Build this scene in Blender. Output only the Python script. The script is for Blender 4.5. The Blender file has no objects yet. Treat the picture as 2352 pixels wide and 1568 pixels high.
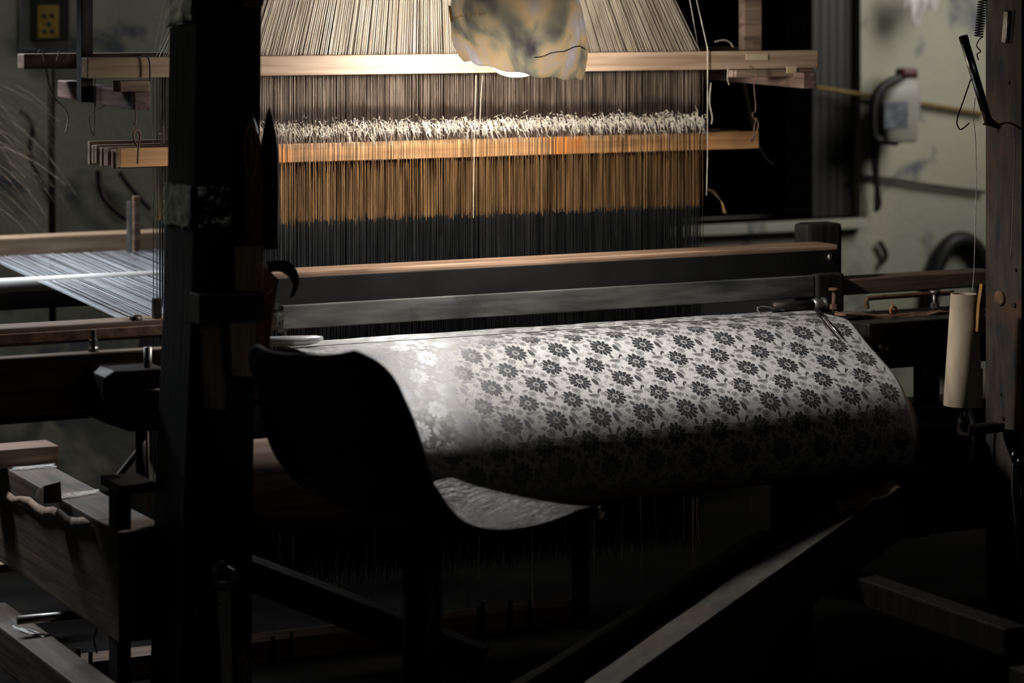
import bpy, bmesh, math, random
from mathutils import Vector, Matrix
random.seed(11)
SC = bpy.context.scene
COL = SC.collection
F = 6000.0
TH = math.radians(27.0)
S, CS = math.sin(TH), math.cos(TH)
CZ = 1.6
# ------------------------------------------------------------------ camera
cam_d = bpy.data.cameras.new('camera')
cam = bpy.data.objects.new('camera', cam_d)
COL.objects.link(cam)
cam.location = (0, 0, CZ)
cam.rotation_euler = (math.pi / 2, 0, -TH)
cam_d.sensor_width = 36
cam_d.lens = F / 2352 * 36
cam_d.shift_y = -784 / 2352
cam_d.clip_start = 0.05
cam_d.dof.use_dof = True
cam_d.dof.focus_distance = 6.15
cam_d.dof.aperture_fstop = 2.8
SC.camera = cam
SC.view_settings.view_transform = 'Standard'
SC.view_settings.look = 'None'
SC.view_settings.gamma = 1
SC.view_settings.exposure = 0.0
SC.view_settings.use_curve_mapping = False
w = bpy.data.worlds.new('world')
SC.world = w
w.use_nodes = True
w.node_tree.nodes['Background'].inputs[0].default_value = (0.55, 0.62, 0.7, 1)
w.node_tree.nodes['Background'].inputs[1].default_value = 0.0012

def area(name, loc, target, sx, sy, power, color, spread=180):
    d = bpy.data.lights.new(name, 'AREA')
    d.shape = 'RECTANGLE'; d.size = sx; d.size_y = sy; d.energy = power; d.color = color; d.spread = math.radians(spread)
    o = bpy.data.objects.new(name, d); COL.objects.link(o)
    o.location = loc
    o.rotation_euler = (Vector(target) - Vector(loc)).to_track_quat('-Z', 'Y').to_euler()
    return o
# the tube lamp hanging over the warp at the back left, and daylight from a door opening far right
area('tube_lamp_over_warp', (1.55, 6.95, 1.95), (1.75, 6.5, 0.8), 1.2, 0.12, 15.0, (0.86, 0.93, 1.0), 95)
area('daylight_from_right_door', (6.4, 6.9, 2.3), (5.0, 8.2, 1.3), 0.9, 1.4, 17.0, (1.0, 0.97, 0.90), 120)
area('added_light_over_left_wall', (1.0, 7.35, 3.1), (1.0, 8.2, 0.7), 1.4, 0.5, 9.0, (0.95, 0.97, 0.90), 110)  # added overhead area light for the left wall, no opening in view
area('fill_light_behind_camera', (3.4, 0.3, 2.4), (2.9, 5.2, 0.8), 1.6, 1.2, 1.8, (1.0, 0.93, 0.86))  # added weak fill from behind the camera for the front faces
BULB_POWER = 262.0

# ------------------------------------------------------------------ pixel -> place helpers
def Kx(px): return (px - 1176) / F
def P_(px, py, d): k = Kx(px); return Vector((d * (S + k * CS), d * (CS - k * S), CZ - py * d / F))
def Pv(px, py, v): return P_(px, py, v / (CS - Kx(px) * S))
def Pu(px, py, u): return P_(px, py, u / (S + Kx(px) * CS))
def Pz(px, py, z): return P_(px, py, (CZ - z) * F / py)
def uat(px, v): return Pv(px, 0, v).x
def vat(px, u): return Pu(px, 0, u).y
def zat(px, py, v): return Pv(px, py, v).z

# ------------------------------------------------------------------ materials
def new_mat(name):
    m = bpy.data.materials.new(name); m.use_nodes = True
    nt = m.node_tree
    return m, nt, nt.nodes['Principled BSDF']
def surf(name, c1, c2, rough=0.7, metal=0.0, scale=(8, 8, 8), detail=5, bump=0.2, lo=0.35, hi=0.65, spec=0.4, bscale=None, dist=0.0, c3=None, coat=0):
    m, nt, b = new_mat(name)
    L = nt.links.new
    tc = nt.nodes.new('ShaderNodeTexCoord')
    mp = nt.nodes.new('ShaderNodeMapping'); mp.inputs['Scale'].default_value = scale
    L(tc.outputs['Object'], mp.inputs[0])
    n = nt.nodes.new('ShaderNodeTexNoise'); n.inputs['Scale'].default_value = 1; n.inputs['Detail'].default_value = detail; n.inputs['Distortion'].default_value = dist
    L(mp.outputs[0], n.inputs['Vector'])
    r = nt.nodes.new('ShaderNodeValToRGB')
    r.color_ramp.elements[0].position = lo; r.color_ramp.elements[0].color = (*c1, 1)
    r.color_ramp.elements[1].position = hi; r.color_ramp.elements[1].color = (*c2, 1)
    L(n.outputs['Fac'], r.inputs[0])
    out = r.outputs[0]
    if c3:
        n3 = nt.nodes.new('ShaderNodeTexNoise'); n3.inputs['Scale'].default_value = 5; n3.inputs['Detail'].default_value = 6
        L(tc.outputs['Object'], n3.inputs['Vector'])
        r3 = nt.nodes.new('ShaderNodeValToRGB'); r3.color_ramp.elements[0].position = 0.56; r3.color_ramp.elements[1].position = 0.66
        L(n3.outputs['Fac'], r3.inputs[0])
        mx = nt.nodes.new('ShaderNodeMix'); mx.data_type = 'RGBA'
        L(r3.outputs[0], mx.inputs[0]); L(out, mx.inputs[6]); mx.inputs[7].default_value = (*c3, 1)
        out = mx.outputs[2]
    L(out, b.inputs['Base Color'])
    b.inputs['Roughness'].default_value = rough
    b.inputs['Metallic'].default_value = metal
    b.inputs['Specular IOR Level'].default_value = spec
    b.inputs['Coat Weight'].default_value = coat
    if bump:
        bp = nt.nodes.new('ShaderNodeBump'); bp.inputs['Strength'].default_value = bump; bp.inputs['Distance'].default_value = 0.004
        if bscale:
            n2 = nt.nodes.new('ShaderNodeTexNoise'); n2.inputs['Scale'].default_value = bscale; n2.inputs['Detail'].default_value = 5
            L(tc.outputs['Object'], n2.inputs['Vector']); L(n2.outputs['Fac'], bp.inputs['Height'])
        else:
            L(n.outputs['Fac'], bp.inputs['Height'])
        L(bp.outputs[0], b.inputs['Normal'])
    return m
M = {}
M['pale_wood'] = surf('pale_wood', (0.30, 0.19, 0.115), (0.50, 0.35, 0.235), 0.55, scale=(3, 40, 60), dist=0.6, bump=0.15, spec=0.4)
M['board_wood'] = surf('board_wood', (0.30, 0.15, 0.06), (0.52, 0.28, 0.12), 0.5, scale=(3, 40, 60), dist=0.6, bump=0.15, c3=(0.62, 0.22, 0.05))
M['grey_wood'] = surf('grey_wood', (0.15, 0.09, 0.06), (0.33, 0.22, 0.155), 0.75, scale=(4, 30, 60), dist=0.8, bump=0.3)
M['grey_wood_y'] = surf('grey_wood_y', (0.10, 0.055, 0.04), (0.26, 0.16, 0.12), 0.75, scale=(30, 4, 60), dist=0.8, bump=0.3)
M['old_wood'] = surf('old_wood', (0.10, 0.065, 0.045), (0.24, 0.16, 0.11), 0.7, scale=(4, 30, 60), dist=0.8, bump=0.3)
M['old_wood_z'] = surf('old_wood_z', (0.022, 0.017, 0.013), (0.06, 0.042, 0.03), 0.75, scale=(40, 40, 5), dist=0.8, bump=0.4)
M['black_wood'] = surf('black_wood', (0.010, 0.009, 0.008), (0.030, 0.024, 0.020), 0.7, scale=(30, 30, 4), dist=0.8, bump=0.4, spec=0.25)
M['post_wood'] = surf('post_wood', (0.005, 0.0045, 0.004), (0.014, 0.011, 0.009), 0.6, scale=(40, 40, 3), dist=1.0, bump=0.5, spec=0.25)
M['brown_wood'] = surf('brown_wood', (0.08, 0.045, 0.03), (0.20, 0.12, 0.08), 0.65, scale=(4, 30, 50), dist=0.8, bump=0.3)
M['brown_wood_y'] = surf('brown_wood_y', (0.06, 0.043, 0.03), (0.14, 0.10, 0.075), 0.65, scale=(30, 3, 50), dist=0.8, bump=0.3)
M['shuttle_wood'] = surf('shuttle_wood', (0.07, 0.03, 0.015), (0.19, 0.075, 0.03), 0.4, scale=(60, 60, 5), dist=0.8, bump=0.15)
M['bamboo'] = surf('bamboo', (0.20, 0.14, 0.09), (0.36, 0.26, 0.17), 0.6, scale=(90, 90, 6), bump=0.3, c3=(0.05, 0.03, 0.02))
M['cap_wood'] = surf('cap_wood', (0.12, 0.07, 0.045), (0.42, 0.27, 0.18), 0.35, scale=(3, 40, 60), dist=0.6, bump=0.1, spec=0.5)
M['iron'] = surf('iron', (0.020, 0.018, 0.017), (0.055, 0.040, 0.032), 0.5, metal=0.5, scale=(30, 30, 30), bump=0.3)
M['plank_wood'] = surf('plank_wood', (0.022, 0.019, 0.015), (0.06, 0.048, 0.035), 0.75, scale=(20, 20, 20), dist=0.8, bump=0.3, c3=(0.055, 0.022, 0.012))
M['tin'] = surf('tin', (0.5, 0.5, 0.5), (0.66, 0.66, 0.66), 0.3, metal=0.35, bump=0)
M['rust'] = surf('rust', (0.10, 0.055, 0.035), (0.24, 0.13, 0.08), 0.75, metal=0.2, scale=(30, 30, 30), bump=0.4)
M['rust_post'] = surf('rust_post', (0.028, 0.027, 0.026), (0.085, 0.065, 0.05), 0.7, metal=0.2, scale=(40, 40, 8), bump=0.4, c3=(0.10, 0.05, 0.03))
M['steel'] = surf('steel', (0.42, 0.42, 0.42), (0.62, 0.62, 0.62), 0.22, metal=1.0, scale=(20, 20, 20), bump=0.03)
M['dull_steel'] = surf('dull_steel', (0.20, 0.19, 0.18), (0.42, 0.40, 0.38), 0.42, metal=0.9, scale=(40, 40, 20), bump=0.1)
M['galvanised'] = surf('galvanised', (0.05, 0.053, 0.05), (0.20, 0.20, 0.185), 0.5, metal=0.35, scale=(6, 18, 40), bump=0.12, lo=0.3, hi=0.7, c3=(0.05, 0.05, 0.05))
M['floor'] = surf('floor', (0.004, 0.0037, 0.0035), (0.011, 0.010, 0.009), 0.95, scale=(3, 3, 3), bump=0.3, spec=0.05)
M['black_plastic'] = surf('black_plastic', (0.008, 0.008, 0.008), (0.014, 0.014, 0.014), 0.5, scale=(9, 9, 9), bump=0.05, spec=0.3)
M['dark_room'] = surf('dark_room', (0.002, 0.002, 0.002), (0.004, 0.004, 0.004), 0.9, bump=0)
M['shutter'] = surf('shutter', (0.012, 0.012, 0.012), (0.024, 0.023, 0.021), 0.6, scale=(20, 20, 2), bump=0.2)
M['tape'] = surf('tape', (0.012, 0.012, 0.012), (0.03, 0.028, 0.027), 0.4, scale=(40, 40, 40), bump=0.3)
M['film'] = surf('film', (0.004, 0.004, 0.004), (0.012, 0.011, 0.010), 0.08, scale=(18, 18, 30), bump=1.0, spec=1.0, bscale=45, coat=1)
M['cord'] = surf('cord', (0.36, 0.29, 0.21), (0.70, 0.60, 0.47), 0.55, scale=(25, 60, 6), bump=0, lo=0.3, hi=0.7)
M['cord_brown'] = surf('cord_brown', (0.055, 0.028, 0.012), (0.46, 0.26, 0.115), 0.45, scale=(70, 70, 5), bump=0, lo=0.38, hi=0.72)
M['cord_grey'] = surf('cord_grey', (0.10, 0.07, 0.048), (0.42, 0.32, 0.24), 0.5, scale=(60, 60, 9), bump=0, lo=0.40, hi=0.75)
def shadow_band(m, z0, z1):     # shadow band just above the knots, painted into the twine colour
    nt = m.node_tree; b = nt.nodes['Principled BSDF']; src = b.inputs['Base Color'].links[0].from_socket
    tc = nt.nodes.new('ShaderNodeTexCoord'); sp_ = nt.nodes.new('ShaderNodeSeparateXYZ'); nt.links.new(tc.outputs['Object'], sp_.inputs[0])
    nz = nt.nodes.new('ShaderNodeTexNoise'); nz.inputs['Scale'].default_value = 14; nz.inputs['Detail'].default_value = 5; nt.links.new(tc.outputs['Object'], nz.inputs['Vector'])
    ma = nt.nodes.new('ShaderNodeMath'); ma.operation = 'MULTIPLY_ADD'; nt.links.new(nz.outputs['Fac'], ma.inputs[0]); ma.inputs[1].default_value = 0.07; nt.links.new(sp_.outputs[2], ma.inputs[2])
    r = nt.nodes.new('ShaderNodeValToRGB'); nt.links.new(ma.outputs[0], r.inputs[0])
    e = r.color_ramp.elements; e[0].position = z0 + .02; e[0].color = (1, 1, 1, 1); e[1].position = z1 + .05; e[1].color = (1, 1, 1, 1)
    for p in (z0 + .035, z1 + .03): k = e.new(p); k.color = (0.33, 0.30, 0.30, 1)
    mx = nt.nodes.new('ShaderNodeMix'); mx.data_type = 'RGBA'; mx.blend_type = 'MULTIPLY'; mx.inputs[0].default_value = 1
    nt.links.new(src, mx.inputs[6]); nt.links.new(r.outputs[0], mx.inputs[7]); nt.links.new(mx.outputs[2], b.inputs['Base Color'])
shadow_band(M['cord_grey'], 0.05, 0.09)
M['knot'] = surf('knot', (0.50, 0.42, 0.31), (0.85, 0.78, 0.66), 0.6, scale=(40, 40, 40), bump=0)
M['lingo'] = surf('lingo', (0.03, 0.032, 0.034), (0.10, 0.10, 0.10), 0.35, metal=0.7, scale=(60, 60, 6), bump=0)
M['warp'] = surf('warp', (0.50, 0.53, 0.58), (0.80, 0.82, 0.86), 0.35, scale=(120, 2, 2), bump=0, lo=0.4, hi=0.6)
M['paper'] = surf('paper', (0.46, 0.37, 0.26), (0.62, 0.51, 0.37), 0.7, scale=(40, 40, 14), bump=0.06)
M['string'] = surf('string', (0.25, 0.2, 0.15), (0.5, 0.42, 0.34), 0.8, scale=(90, 90, 90), bump=0.2)
M['white_yarn'] = surf('white_yarn', (0.6, 0.58, 0.55), (0.85, 0.82, 0.8), 0.7, scale=(90, 90, 90), bump=0)
M['dark_string'] = surf('dark_string', (0.04, 0.03, 0.025), (0.10, 0.07, 0.05), 0.7, scale=(90, 90, 90), bump=0.2)
M['green_cord'] = surf('green_cord', (0.0, 0.10, 0.07), (0.01, 0.16, 0.10), 0.6, scale=(90, 90, 90), bump=0)
M['yellow_rope'] = surf('yellow_rope', (0.12, 0.075, 0.015), (0.19, 0.115, 0.025), 0.7, scale=(60, 60, 60), bump=0)
M['strap_olive'] = surf('strap_olive', (0.05, 0.035, 0.005), (0.08, 0.05, 0.01), 0.7, bump=0)
M['sticker'] = surf('sticker', (0.5, 0.4, 0.2), (0.62, 0.5, 0.3), 0.6, scale=(20, 20, 20), bump=0)
M['rod_pale'] = surf('rod_pale', (0.45, 0.44, 0.42), (0.6, 0.59, 0.57), 0.5, scale=(5, 20, 20), bump=0.05)
M['jug_plastic'] = surf('jug_plastic', (0.20, 0.195, 0.17), (0.27, 0.26, 0.22), 0.45, scale=(6, 6, 6), bump=0.05)
M['jug_label'] = surf('jug_label', (0.05, 0.06, 0.08), (0.13, 0.14, 0.16), 0.5, scale=(30, 30, 30), bump=0)
M['red_cap'] = surf('red_cap', (0.04, 0.012, 0.012), (0.08, 0.02, 0.02), 0.5, bump=0)
M['socket_yellow'] = surf('socket_yellow', (0.20, 0.13, 0.015), (0.30, 0.20, 0.03), 0.5, scale=(30, 30, 30), bump=0)
M['panel_grey'] = surf('panel_grey', (0.10, 0.10, 0.095), (0.16, 0.16, 0.15), 0.6, bump=0)
M['amber'] = surf('amber', (0.35, 0.16, 0.04), (0.55, 0.28, 0.08), 0.5, scale=(40, 40, 20), bump=0.2)

def wall_mat():
    m, nt, b = new_mat('stained_plaster')
    L = nt.links.new
    tc = nt.nodes.new('ShaderNodeTexCoord')
    def noise(sc, det, dist=0, vec=None):
        n = nt.nodes.new('ShaderNodeTexNoise'); n.inputs['Scale'].default_value = sc; n.inputs['Detail'].default_value = det; n.inputs['Distortion'].default_value = dist
        L(vec or tc.outputs['Object'], n.inputs['Vector']); return n.outputs['Fac']
    def ramp(f, a, ca, b_, cb):
        r = nt.nodes.new('ShaderNodeValToRGB'); r.color_ramp.elements[0].position = a; r.color_ramp.elements[0].color = (*ca, 1)
        r.color_ramp.elements[1].position = b_; r.color_ramp.elements[1].color = (*cb, 1); L(f, r.inputs[0]); return r.outputs[0]
    base = ramp(noise(1.3, 6, 0.4), 0.35, (0.27, 0.27, 0.215), 0.65, (0.36, 0.35, 0.275))
    mask = ramp(noise(2.9, 6, 1.2), 0.56, (0, 0, 0), 0.66, (1, 1, 1))
    mx = nt.nodes.new('ShaderNodeMix'); mx.data_type = 'RGBA'; L(mask, mx.inputs[0]); L(base, mx.inputs[6]); mx.inputs[7].default_value = (0.11, 0.12, 0.13, 1)
    # worn darker dado below the sill line, ragged edge
    sx = nt.nodes.new('ShaderNodeSeparateXYZ'); L(tc.outputs['Object'], sx.inputs[0])
    ad = nt.nodes.new('ShaderNodeMath'); ad.operation = 'MULTIPLY_ADD'; L(noise(4, 6, 0.5), ad.inputs[0]); ad.inputs[1].default_value = 0.5; L(sx.outputs[2], ad.inputs[2])
    low = ramp(ad.outputs[0], 0.70, (1, 1, 1), 0.95, (0, 0, 0))
    sp = ramp(noise(3.2, 7, 1.2), 0.48, (0, 0, 0), 0.58, (0.8, 0.8, 0.8))
    mu = nt.nodes.new('ShaderNodeMath'); mu.operation = 'MULTIPLY'; L(low, mu.inputs[0]); L(sp, mu.inputs[1])
    mx2 = nt.nodes.new('ShaderNodeMix'); mx2.data_type = 'RGBA'; L(mu.outputs[0], mx2.inputs[0]); L(mx.outputs[2], mx2.inputs[6]); mx2.inputs[7].default_value = (0.12, 0.12, 0.115, 1)
    L(mx2.outputs[2], b.inputs['Base Color']); b.inputs['Roughness'].default_value = 0.85
    bp = nt.nodes.new('ShaderNodeBump'); bp.inputs['Strength'].default_value = 0.3; bp.inputs['Distance'].default_value = 0.01
    L(noise(30, 5), bp.inputs['Height']); L(bp.outputs[0], b.inputs['Normal'])
    return m
M['wall'] = wall_mat()

# node arithmetic in plain expressions
class X:
    nt = None
    def __init__(s, v): s.v = v
    @staticmethod
    def op(o, *a, clamp=False):
        n = X.nt.nodes.new('ShaderNodeMath'); n.operation = o; n.use_clamp = clamp
        for i, q in enumerate(a):
            q = q.v if isinstance(q, X) else q
            if isinstance(q, (int, float)): n.inputs[i].default_value = q
            else: X.nt.links.new(q, n.inputs[i])
        return X(n.outputs[0])
    def __add__(s, o): return X.op('ADD', s, o)
    def __sub__(s, o): return X.op('SUBTRACT', s, o)
    def __rsub__(s, o): return X.op('SUBTRACT', o, s)
    def __mul__(s, o): return X.op('MULTIPLY', s, o)
    def __truediv__(s, o): return X.op('DIVIDE', s, o)
    __radd__ = __add__; __rmul__ = __mul__
def mx_(a, b): return X.op('MAXIMUM', a, b)
def mn_(a, b): return X.op('MINIMUM', a, b)
def sat(a): return X.op('ADD', a, 0.0, clamp=True)

def cloth_mat():
    m, nt, b = new_mat('floral_damask')
    X.nt = nt
    L = nt.links.new
    uv = nt.nodes.new('ShaderNodeUVMap'); uv.uv_map = 'UVMap'
    nz = nt.nodes.new('ShaderNodeTexNoise'); nz.inputs['Scale'].default_value = 60; L(uv.outputs[0], nz.inputs['Vector'])
    sep = nt.nodes.new('ShaderNodeSeparateXYZ'); L(uv.outputs[0], sep.inputs[0])
    sn = nt.nodes.new('ShaderNodeSeparateColor'); L(nz.outputs['Color'], sn.inputs[0])
    u0, v0 = X(sep.outputs[0]), X(sep.outputs[1])
    A, B = 0.111, 0.117
    u = u0 + (X(sn.outputs[0]) - 0.5) * 0.003
    v = v0 + (X(sn.outputs[1]) - 0.5) * 0.003
    def local(cu, cv):      # coordinates relative to the nearest repeat of a motif, metres
        fu = (X.op('FRACT', u * (1 / A) - (cu / A) + 20.5) - 0.5) * A
        fv = (X.op('FRACT', v * (1 / B) - (cv / B) + 20.5) - 0.5) * B
        return fu, fv
    def soft(d, w=0.0006): return sat(d * (1 / w) + 0.5)     # d>0 inside
    dark = None; line = None; halo = None
    def addd(q):
        nonlocal dark
        dark = q if dark is None else mx_(dark, q)
    def addl(q):
        nonlocal line
        line = q if line is None else mx_(line, q)
    # big daisies
    for (cu, cv, R, n, ph) in ((0.0, 0.0, 0.0265, 12, 0.3), (0.047, 0.0575, 0.0275, 13, 1.1)):
        fu, fv = local(cu, cv)
        r = X.op('SQRT', fu * fu + fv * fv * 0.85)
        a = X.op('ARCTAN2', fv, fu)
        pet = X.op('ABSOLUTE', X.op('SINE', a * (n / 2) + ph))
        edge = (pet * 0.27 + 0.73) * R
        addd(soft(edge - r))
        hl = soft(edge + 0.0026 - r)
        halo = hl if halo is None else mx_(halo, hl)
        slit = soft(X.op('MULTIPLY', 0.16 - pet, r), 0.0012) * soft(r - R * 0.42) * soft(edge - r)
        ring = soft(0.0009 - X.op('ABSOLUTE', r - R * 0.27))
        ring2 = soft(0.0005 - X.op('ABSOLUTE', r - R * 0.16))
        out = soft(0.0007 - X.op('ABSOLUTE', r - edge - 0.0011))
        addl(mx_(mx_(slit, ring), mx_(ring2, out)))
    # small rosettes
    for (cu, cv, R) in ((0.024, -0.029, 0.0105), (0.050, 0.012, 0.0095), (0.079, 0.026, 0.0090), (0.012, 0.047, 0.008), (0.086, -0.012, 0.007)):
        fu, fv = local(cu, cv)
        r = X.op('SQRT', fu * fu + fv * fv)
        a = X.op('ARCTAN2', fv, fu)
        e = (X.op('COSINE', a * 7) * 0.08 + 0.92) * R
        addd(soft(e - r) * 0.8)
        halo = mx_(halo, soft(e + 0.0018 - r))
        addl(soft(0.0006 - X.op('ABSOLUTE', r - R * 0.55)))
        addl(soft(0.0012 - X.op('ABSOLUTE', r - R * 1.25)))
    # leaves
    leaf = None
    for (cu, cv, an, l, wd, g) in ((0.034, 0.030, 0.9, 0.015, 0.006, 0.85), (0.060, 0.108, 0.1, 0.016, 0.006, 0.8), (0.104, 0.030, -0.5, 0.014, 0.006, 0.8), (0.085, 0.062, 1.4, 0.016, 0.007, 0.9), (0.022, 0.100, 1.3, 0.014, 0.006, 0.8), (0.034, 0.008, 0.5, 0.014, 0.006, 0.85), (0.066, -0.006, -0.6, 0.014, 0.006, 0.6), (0.095, 0.050, 1.2, 0.015, 0.006, 0.7),
                                 (0.016, 0.078, 0.2, 0.016, 0.006, 0.75), (0.080, 0.095, -1.0, 0.013, 0.005, 0.9), (0.092, 0.078, 0.4, 0.013, 0.006, 0.5),
                                 (0.008, 0.032, -0.3, 0.012, 0.005, 0.55), (0.058, 0.092, 1.5, 0.010, 0.004, 0.85), (0.030, 0.095, -0.8, 0.012, 0.005, 0.6),
                                 (0.068, 0.022, 1.0, 0.011, 0.004, 0.8), (0.100, 0.004, 1.4, 0.012, 0.005, 0.75), (0.018, 0.058, 0.9, 0.012, 0.0045, 0.6)):
        fu, fv = local(cu, cv)
        c_, s_ = math.cos(an), math.sin(an)
        p = fu * c_ + fv * s_
        q = fv * c_ - fu * s_
        # wavy serrated edge
        e = 1.0 - (p * p) * (1 / (l * l)) - (q * q) * (1 / (wd * wd)) + X.op('SINE', p * 3200) * 0.12
        k = sat(e * 2.2) * min(1.0, g * 1.12)
        leaf = k if leaf is None else mx_(leaf, k)
        addl(soft(0.0003 - X.op('ABSOLUTE', q), 0.0005) * sat(e * 3) * 0.6)
    leaf = leaf * (1.0 - halo)
    dark = mx_(dark, leaf)
    # tangle of fine stems between motifs
    vo = nt.nodes.new('ShaderNodeTexVoronoi'); vo.feature = 'DISTANCE_TO_EDGE'; vo.inputs['Scale'].default_value = 150
    cmb = nt.nodes.new('ShaderNodeCombineXYZ'); L(u.v, cmb.inputs[0]); L(v.v, cmb.inputs[1])
    L(cmb.outputs[0], vo.inputs['Vector'])
    fill = sat((X(vo.outputs['Distance']) - 0.10) * 9)
    n2 = nt.nodes.new('ShaderNodeTexNoise'); n2.inputs['Scale'].default_value = 70; n2.inputs['Detail'].default_value = 3; L(cmb.outputs[0], n2.inputs['Vector'])
    patch = sat((X(n2.outputs['Fac']) - 0.45) * 14)
    dark = mx_(dark, fill * patch * 0.62 * (1.0 - halo))
    mask = sat(dark * (1.0 - line * 0.85))
    # plain selvedge along the right edge
    selv = sat((1.452 - u0) * 400 + 0.5) if False else sat((X(sep.outputs[0]) * -1 + SELV) * 500)
    mask = mask * selv
    # weave grain
    wv = nt.nodes.new('ShaderNodeTexNoise'); wv.inputs['Scale'].default_value = 1; wv.inputs['Detail'].default_value = 3
    mp = nt.nodes.new('ShaderNodeMapping'); mp.inputs['Scale'].default_value = (120, 900, 1); L(uv.outputs[0], mp.inputs[0]); L(mp.outputs[0], wv.inputs['Vector'])
    grain = X(wv.outputs['Fac'])
    # ground = weft faced satin (broad diffuse); figure = warp satin (dark body, strong sheen seen near the lamp)
    ca = nt.nodes.new('ShaderNodeMix'); ca.data_type = 'RGBA'
    ca.inputs[6].default_value = (0.44, 0.43, 0.42, 1); ca.inputs[7].default_value = (0.06, 0.062, 0.062, 1)
    L(mask.v, ca.inputs[0])
    hs = nt.nodes.new('ShaderNodeHueSaturation'); L(ca.outputs[2], hs.inputs['Color']); L((grain * 0.7 + 0.65).v, hs.inputs['Value'])
    L(hs.outputs[0], b.inputs['Base Color'])
    b.inputs['Roughness'].default_value = 0.8
    b.inputs['Specular IOR Level'].default_value = 0.0
    bp = nt.nodes.new('ShaderNodeBump'); bp.inputs['Strength'].default_value = 0.3; bp.inputs['Distance'].default_value = 0.0005
    L((grain * 0.6 + mask * 0.7).v, bp.inputs['Height'])
    L(bp.outputs[0], b.inputs['Normal'])
    tg = nt.nodes.new('ShaderNodeTangent'); tg.direction_type = 'UV_MAP'; tg.uv_map = 'UVMap'
    def floats(col, rough, an):
        gl = nt.nodes.new('ShaderNodeBsdfAnisotropic'); gl.distribution = 'GGX'
        gl.inputs['Color'].default_value = col; gl.inputs['Roughness'].default_value = rough; gl.inputs['Anisotropy'].default_value = an
        L(bp.outputs[0], gl.inputs['Normal']); L(tg.outputs[0], gl.inputs['Tangent']); return gl
    g_warp = floats((0.9, 0.88, 0.86, 1), 0.70, -0.6)
    g_weft = floats((0.95, 0.95, 0.97, 1), 0.62, 0.7)
    mg = nt.nodes.new('ShaderNodeMixShader'); L(mask.v, mg.inputs[0]); L(g_warp.outputs[0], mg.inputs[1]); L(g_weft.outputs[0], mg.inputs[2])
    ms = nt.nodes.new('ShaderNodeMixShader'); L((mask * 0.19 + 0.12).v, ms.inputs[0])
    L(b.outputs[0], ms.inputs[1]); L(mg.outputs[0], ms.inputs[2])
    L(ms.outputs[0], nt.nodes['Material Output'].inputs['Surface'])
    return m

def shade_mat():
    m, nt, b = new_mat('smoky_plastic_sheet')
    L = nt.links.new
    tc = nt.nodes.new('ShaderNodeTexCoord')
    mp = nt.nodes.new('ShaderNodeMapping'); mp.inputs['Scale'].default_value = (7, 7, 5); L(tc.outputs['Object'], mp.inputs[0])
    n = nt.nodes.new('ShaderNodeTexNoise'); n.inputs['Scale'].default_value = 1; n.inputs['Detail'].default_value = 3; n.inputs['Distortion'].default_value = 1.5; L(mp.outputs[0], n.inputs['Vector'])
    r = nt.nodes.new('ShaderNodeValToRGB'); L(n.outputs['Fac'], r.inputs[0])
    e = r.color_ramp.elements
    e[0].position = 0.30; e[0].color = (0.10, 0.092, 0.095, 1)
    e[1].position = 0.72; e[1].color = (0.42, 0.385, 0.41, 1)
    k = e.new(0.42); k.color = (0.20, 0.19, 0.16, 1)
    k = e.new(0.52); k.color = (0.32, 0.265, 0.19, 1)
    k = e.new(0.60); k.color = (0.28, 0.265, 0.265, 1)
    L(r.outputs[0], b.inputs['Base Color']); b.inputs['Roughness'].default_value = 0.22; b.inputs['Specular IOR Level'].default_value = 0.6
    tr = nt.nodes.new('ShaderNodeBsdfTranslucent'); L(r.outputs[0], tr.inputs['Color'])
    ms = nt.nodes.new('ShaderNodeMixShader'); ms.inputs[0].default_value = 0.34
    L(b.outputs[0], ms.inputs[1]); L(tr.outputs[0], ms.inputs[2])
    L(ms.outputs[0], nt.nodes['Material Output'].inputs['Surface'])
    bp = nt.nodes.new('ShaderNodeBump'); bp.inputs['Strength'].default_value = 0.35; bp.inputs['Distance'].default_value = 0.01
    n2 = nt.nodes.new('ShaderNodeTexNoise'); n2.inputs['Scale'].default_value = 14; n2.inputs['Detail'].default_value = 3; L(tc.outputs['Object'], n2.inputs['Vector'])
    L(n2.outputs['Fac'], bp.inputs['Height']); L(bp.outputs[0], b.inputs['Normal'])
    return m
M['shade'] = shade_mat()

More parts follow.
